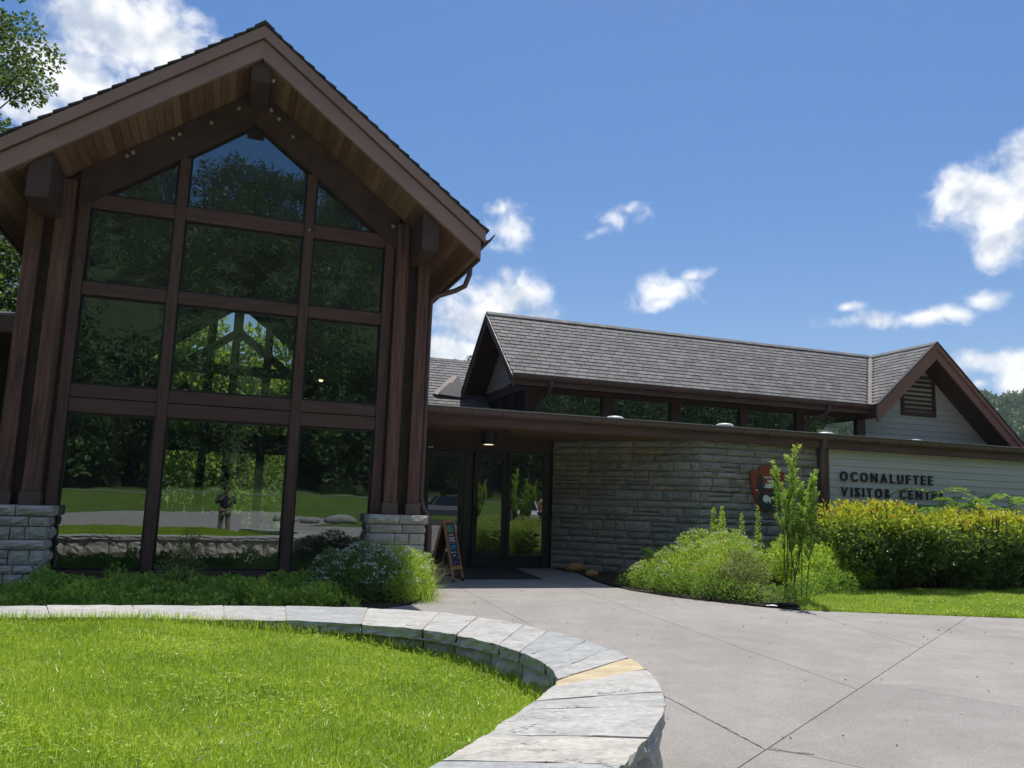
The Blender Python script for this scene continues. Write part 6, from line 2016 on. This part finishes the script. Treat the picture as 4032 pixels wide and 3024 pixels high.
mound('perennial_clump', 'loose leafy perennials with brown seed spikes between the sapling and the hedge', 'perennials',
      [(10.2, 12.1, 0.35), (10.6, 12.5, 0.45), (11.0, 12.6, 0.5), (10.0, 12.6, 0.5), (10.5, 13.1, 0.6), (9.8, 11.8, 0.2), (11.2, 12.2, 0.3)], [0.38, 0.4, 0.42, 0.4, 0.42, 0.25, 0.32], 6500, 0.085, M['shrub_lime'],
      [(40, 0.03, M['seed_brown'], 5)], narrow=0.5)
mound('bed_shrub', 'dark shaded shrub behind the sapling against the stone wall', 'shrub',
      [(9.6, 13.9, 0.45), (10.2, 14.0, 0.5), (10.9, 13.9, 0.5), (11.4, 13.6, 0.55)], [0.45, 0.45, 0.45, 0.45], 4500, 0.08, M['shrub_dark'], narrow=0.5)
mound('edge_weeds', 'low weedy patch at the pavement corner below the dark stone wall', 'weeds',
      [(7.25, 13.1, 0.10), (7.1, 13.5, 0.06), (7.3, 12.6, 0.13), (7.42, 12.1, 0.14), (7.6, 11.6, 0.16), (7.8, 11.25, 0.14), (8.0, 10.95, 0.12), (8.5, 10.75, 0.1), (8.9, 11.0, 0.14), (9.4, 11.4, 0.14), (8.25, 10.75, 0.12), (9.9, 11.6, 0.2), (10.4, 11.7, 0.2)], [0.24, 0.2, 0.28, 0.3, 0.28, 0.24, 0.22, 0.22, 0.26, 0.28, 0.2, 0.3, 0.3], 9000, 0.05, M['weed'], [(25, 0.014, M['petal_white'], 4)])
mound('leafy_sprig', 'small plant with white flower tuft under the dark stone wall', 'plant',
      [(7.85, 13.9, 0.30), (7.78, 13.8, 0.5), (7.9, 14.1, 0.15)], [0.2, 0.14, 0.24], 900, 0.06, M['weed'], [(4, 0.03, M['petal_white'], 8)])
# --- broad-leaved plant
def broad_plant(base, label, n, L, W, mat, h):
    P = []; Dr = []
    paths = [[base, (base[0], base[1], base[2] + h)]]
    for i in range(n):
        a = i * 2.4; z = base[2] + h * (0.35 + 0.65 * i / n)
        P.append((base[0], base[1], z)); Dr.append((math.cos(a), math.sin(a), 0.55))
    me = leaves_mesh('large_leaf', np.array(P), np.array(Dr), L, W, mat, droop=0.25)
    add_plant('broad_leaf_plant', label, 'plant', base, [('foliage', me, None), ('stems', stems_mesh(paths, 0.014, 0.008, M['green_stem']), None)])
broad_plant((8.05, 14.15, 0.02), 'broad leaved plant with long drooping leaves under the dark stone wall', 11, 0.34, 0.11, M['weed'], 0.62)

# --- compound-leaved shoots above and beside the hedge
def ailanthus(base, h, label, fronds, spread=1.0):
    ar = random.Random(hash(label) % 1000)
    paths = [[base, (base[0] + 0.03, base[1], base[2] + h * 0.5), (base[0], base[1], base[2] + h)]]
    P = []; Dr = []; rn = []
    for i in range(fronds):
        a = i * 2.39 + ar.uniform(-0.3, 0.3); ln = ar.uniform(0.55, 0.85) * spread; z0 = base[2] + h * ar.uniform(0.72, 1.0)
        pts = []
        for u in np.linspace(0, 1, 9):
            pts.append((base[0] + math.cos(a) * ln * u, base[1] + math.sin(a) * ln * u, z0 + ln * (0.55 * u - 0.62 * u * u)))
        paths.append(pts)
        for u in np.linspace(0.12, 1, 13):
            f = u * 8; j = min(int(f), 7); w = f - j
            p = np.array(pts[j]) * (1 - w) + np.array(pts[j + 1]) * w
            for s in (-1, 1):
                P.append(p); Dr.append((-math.sin(a) * s + 0.35 * math.cos(a), math.cos(a) * s + 0.35 * math.sin(a), -0.05)); rn.append(ar.random())
    me = leaves_mesh('leaflets', np.array(P), np.array(Dr), 0.135 * spread, 0.055 * spread, M['ailanthus'], np.array(rn), droop=0.2)
    add_plant('compound_leaf_plant', label, 'plant', base, [('foliage', me, None), ('stems', stems_mesh(paths, 0.012, 0.004, M['green_stem']), None)])
ailanthus((15.05, 13.95, 0), 2.02, 'compound leaved shoot rising behind the middle of the hedge', 10)
ailanthus((16.25, 13.9, 0), 2.05, 'compound leaved shoot rising behind the right end of the hedge', 10)
ailanthus((17.3, 13.9, 0), 1.95, 'compound leaved shoot at the far right behind the hedge', 9)
ailanthus((11.55, 12.5, 0), 1.30, 'compound leaved shoot at the left end of the hedge', 9, 0.85)

# --- bed below the glazed gable
mound('aster_bush', 'dark bushy plant with white flower clusters in front of the right hall window', 'flowering bush',
      [(1.75, 11.9, 0.34), (2.05, 12.2, 0.45), (1.6, 12.3, 0.34), (2.25, 11.8, 0.34), (1.95, 11.6, 0.24), (1.45, 11.9, 0.18), (2.3, 12.4, 0.38)], [0.36, 0.38, 0.36, 0.34, 0.32, 0.28, 0.34], 11500, 0.05, M['shrub_dark'],
      [(110, 0.030, M['petal_white'], 9)])
mound('boneset_bush', 'light green bush with cream flower tufts in front of the right stone pier', 'flowering bush',
      [(2.70, 12.2, 0.34), (2.88, 12.55, 0.36), (2.62, 12.7, 0.44), (2.72, 11.85, 0.22), (2.5, 11.6, 0.18)], [0.35, 0.33, 0.34, 0.30, 0.26], 6500, 0.05, M['shrub_lime'],
      [(70, 0.026, M['petal_white'], 8)])
# dry and green long grass at the bed corner
k = 650
gx = rng.normal(2.85, 0.16, k); gy = rng.normal(12.2, 0.35, k)
ok = (gx < 3.12) & (gy > 11.35); gx, gy = gx[ok], gy[ok]; k = len(gx)
me = blades_mesh('blades', np.stack([gx, gy, np.zeros(k)], axis=1), rng.uniform(0.15, 0.45, k), 0.008, np.abs(rng.normal(0.7, 0.4, k)), rng.normal(-0.5, 0.9, k), M['grass'])
k2 = 130
me2 = blades_mesh('dry_blades', np.stack([rng.normal(2.95, 0.12, k2), rng.normal(12.7, 0.3, k2), np.zeros(k2)], axis=1), rng.uniform(0.4, 0.72, k2), 0.010, np.abs(rng.normal(0.9, 0.3, k2)), rng.normal(-0.2, 0.8, k2), M['dry_stem'])
add_plant('tall_grass', 'arching green and straw coloured grass tuft at the corner of the bed by the entrance', 'grass tuft', (2.9, 12.3, 0), [('green_blades', me, 'stuff'), ('dry_blades', me2, 'stuff')])
# ground cover below the windows
cs = []; rs = []
gr = random.Random(8)
for i in range(120):
    x = gr.uniform(-2.4, 1.7); y = gr.uniform(10.6, 13.8)
    if y < 10.9 + 0.0: continue
    big = 1.7 if gr.random() < 0.25 else 1.0
    cs.append((x, y, gr.uniform(0.03, 0.085) * big)); rs.append((gr.uniform(0.16, 0.32), gr.uniform(0.16, 0.30), gr.uniform(0.07, 0.14) * big))
P, d, rad, kk = bush_points(20000, cs, rs, 0.4)
keep = P[:, 2] > 0.0; P, d = P[keep], d[keep]
me = leaves_mesh('ground_cover', P, d * 0.7 + rng.normal(size=P.shape) * 0.5 + np.array([0, 0, 0.5]), rng.uniform(0.045, 0.10, len(P)), rng.uniform(0.028, 0.06, len(P)), M['weed'])
o = link('ground_cover', me); tag(o, 'low leafy ground cover below the hall windows', 'ground cover', kind='stuff')
k = 9000
gx = rng.uniform(-6, -0.8, k); gy = rng.uniform(9.9, 13.6, k)
me = blades_mesh('bed_grass', np.stack([gx, gy, np.full(k, 0.01)], axis=1), rng.uniform(0.08, 0.24, k), 0.008, np.abs(rng.normal(0.5, 0.4, k)), rng.uniform(0, 6.28, k), M['weed'])
o = link('bed_grass', me); tag(o, 'long dark grass in the shaded bed by the left stone pier', 'grass', kind='stuff')
mound('dry_weed', 'thin brown seeding weed in front of the centre window', 'weed', [(-0.55, 12.7, 0.45), (-0.5, 12.8, 0.7), (-0.7, 12.6, 0.3), (-0.35, 12.7, 0.35)], [0.2, 0.16, 0.22, 0.2], 900, 0.04, M['shrub_olive'], [(40, 0.014, M['seed_brown'], 3)], stemcol='stem')

# ------------------------------------------------------------------ trees
def tree(name, label, base, height, crown_c, crown_r, n_clumps, leaves_per, leaf, mat, seed, trunk_r=0.22, clump_r=0.7, group=None):
    tr = random.Random(seed)
    base = np.array(base, float); cc = np.array(crown_c, float); cr = np.array(crown_r, float)
    paths = []
    trunk = [tuple(base), tuple(base + np.array([0.1, 0.05, height * 0.25])), tuple(base * 0.5 + np.array([cc[0], cc[1], base[2] + height * 0.9]) * 0.5), tuple((cc[0], cc[1], base[2] + height * 0.8))]
    q = MB(); q.tube(trunk, [trunk_r * 1.25, trunk_r, trunk_r * 0.7, trunk_r * 0.3], 9, False)
    C = []
    while len(C) < n_clumps:
        v = np.array([tr.gauss(0, 1) for _ in range(3)]); v /= np.linalg.norm(v)
        r = tr.uniform(0.35, 1.0) ** 0.6
        C.append(cc + v * cr * r)
    for c in C:
        u = tr.uniform(0.3, 0.95); a = np.array(trunk[2]) * (1 - u) + np.array(trunk[3]) * u if u > 0.5 else np.array(trunk[1]) * (1 - u * 2) + np.array(trunk[2]) * u * 2
        m = (a + c) / 2 + np.array([tr.uniform(-.3, .3), tr.uniform(-.3, .3), tr.uniform(-.1, .4)])
        q.tube([tuple(a), tuple(m), tuple(c)], [trunk_r * 0.3, trunk_r * 0.16, 0.012], 5, False)
    n = n_clumps * leaves_per
    rad_ = np.array([[clump_r * tr.uniform(0.7, 1.3)] * 2 + [clump_r * tr.uniform(0.45, 0.75)] for _ in C])
    P, d, rad, k = bush_points(n, C, rad_, 0.3)
    dirs = d * 0.6 + rng.normal(size=P.shape) * 0.7 + np.array([0, 0, -0.15])
    me = leaves_mesh('crown', P, dirs, rng.uniform(leaf * 0.7, leaf * 1.3, len(P)), leaf * 0.7 * rng.uniform(0.8, 1.2, len(P)), mat)
    root = base_empty(name, tuple(base)); tag(root, label, 'tree', group)
    q.build('trunk', M['bark'], root, smooth=True)
    link('crown', me, None, root)
    return root
tree('maple_tree', 'leafy maple tree reaching over the left end of the hall roof', (-10.2, 25.5, 0), 18, (-10.0, 25, 13.2), (4.2, 4.2, 5.4), 150, 210, 0.14, M['leaf_tree'], 21, 0.3, 0.62)
tree('maple_tree', 'lower leafy tree showing under the left eave of the hall', (-8.6, 27, 0), 10, (-7.6, 26.5, 6.0), (3.4, 3.0, 3.8), 110, 260, 0.15, M['leaf_tree'], 22, 0.2, 0.8)
tree('broad_tree', 'bright green tree behind the hall seen through the centre windows', (-0.6, 36, 0), 9, (-0.5, 36, 4.8), (3.4, 2.5, 4.0), 60, 130, 0.28, M['leaf_rear'], 31, 0.2, 0.9, 'trees behind the hall')
tree('broad_tree', 'green tree behind the right part of the hall', (3.6, 38, 0), 10, (3.6, 38, 5.5), (3.2, 2.5, 4.5), 55, 120, 0.28, M['leaf_rear'], 32, 0.2, 0.9, 'trees behind the hall')
tree('broad_tree', 'green tree behind the left part of the hall', (-5.0, 38, 0), 10, (-5.0, 38, 5.5), (3.2, 2.5, 4.5), 55, 120, 0.28, M['leaf_rear'], 33, 0.2, 0.9, 'trees behind the hall')

hs_ = []
sr_ = random.Random(77)
for i in range(64):
    hs_.append((-8 + 16 * ((i * 0.618) % 1), sr_.uniform(31.2, 34), sr_.uniform(0.3, 3.0)))
mound('rear_shrubbery', 'bright green shrubbery behind the hall seen through its glazed rear wall', 'shrubs', hs_, [sr_.uniform(0.8, 1.25) for _ in hs_], 24000, 0.17, M['leaf_rear'], narrow=0.55)
# far woods: masses of crowns built from leaf cards
def wood(name, label, spots, heights, radii, cards, size, mat, low=0.35):
    V = []; F = []; S = []; RN = []; off = 0
    for (x, y, z), h, r in zip(spots, heights, radii):
        nb = 8
        cs = np.stack([x + rng.normal(size=nb) * r * 0.42, y + rng.normal(size=nb) * r * 0.42, z + h * rng.uniform(low, 0.92, nb)], axis=1)
        cs[0] = (x, y, z + h * 0.9)
        P, d, rad, k = bush_points(cards, cs, np.stack([np.full(nb, r * 0.52)] * 2 + [np.full(nb, h * 0.17)], axis=1), 0.6)
        v, f, s = leaf_arrays(P, d * 0.5 + rng.normal(size=P.shape) * 0.8, rng.uniform(size * 0.6, size * 1.4, cards), size * rng.uniform(0.5, 0.9, cards))
        V.append(v); F.append(f + off); S.append(s); off += len(v)
        RN.append(np.repeat(np.clip(0.25 + 0.35 * rng.random() + rng.normal(size=cards) * 0.16, 0, 1), 4))
    me = fast_mesh(name, np.concatenate(V), np.concatenate(F), np.concatenate(S), mat, np.concatenate(RN))
    o = link(name, me); tag(o, label, 'woods', kind='stuff'); return o
sp = []; hh = []; rr3 = []
for i in range(370):
    y = -rng.uniform(68, 186) if i > 110 else -rng.uniform(65, 76); x = rng.uniform(-70, 100)
    if i > 250: y = -rng.uniform(165, 188); x = rng.uniform(-75, 110)
    sp.append((x, y, float(terrain_z(np.array([x]), np.array([y]))[0]) - 0.5)); hh.append(rng.uniform(11, 17)); rr3.append(rng.uniform(3.4, 5.2))
wood('woods', 'dark wooded slope mirrored in the hall windows', sp, hh, rr3, 800, 0.62, M['leaf_forest'], 0.06)
sp = []; hh = []; rr3 = []
for i in range(620):
    az = R(rng.uniform(-40, 66)); d_ = rng.uniform(380, 640)
    if i < 240: az = R(rng.uniform(44, 62)); d_ = rng.uniform(360, 600)
    elif i < 330: az = R(rng.uniform(8, 22)); d_ = rng.uniform(470, 640)
    x, y = math.sin(az) * d_, math.cos(az) * d_
    sp.append((x, y, float(terrain_z(np.array([x]), np.array([y]))[0]) - 2)); hh.append(rng.uniform(11, 17)); rr3.append(rng.uniform(4.0, 6.5))
wood('woods', 'hazy wooded hillside behind the visitor center', sp, hh, rr3, 260, 1.7, M['leaf_hill'])

# ------------------------------------------------------------------ summer haze over the whole valley
if HAZE > 0:
    hz = MB(); hz.box(-950, 950, -950, 950, -3.5, 190)
    o = hz.build('haze', None if False else M['white'])
    o.data.materials.clear()
    t = NT('haze_air'); t.t.nodes.clear()
    t.out = t.n('ShaderNodeOutputMaterial')
    pv = t.n('ShaderNodeVolumePrincipled')
    pv.inputs['Color'].default_value = (0.80, 0.88, 1.0, 1)
    pv.inputs['Density'].default_value = HAZE
    pv.inputs['Anisotropy'].default_value = 0.2
    t.l(pv.outputs[0], t.out.inputs['Volume'])
    o.data.materials.append(t.m)
    tag(o, 'thin summer haze over the valley', 'haze', kind='stuff')
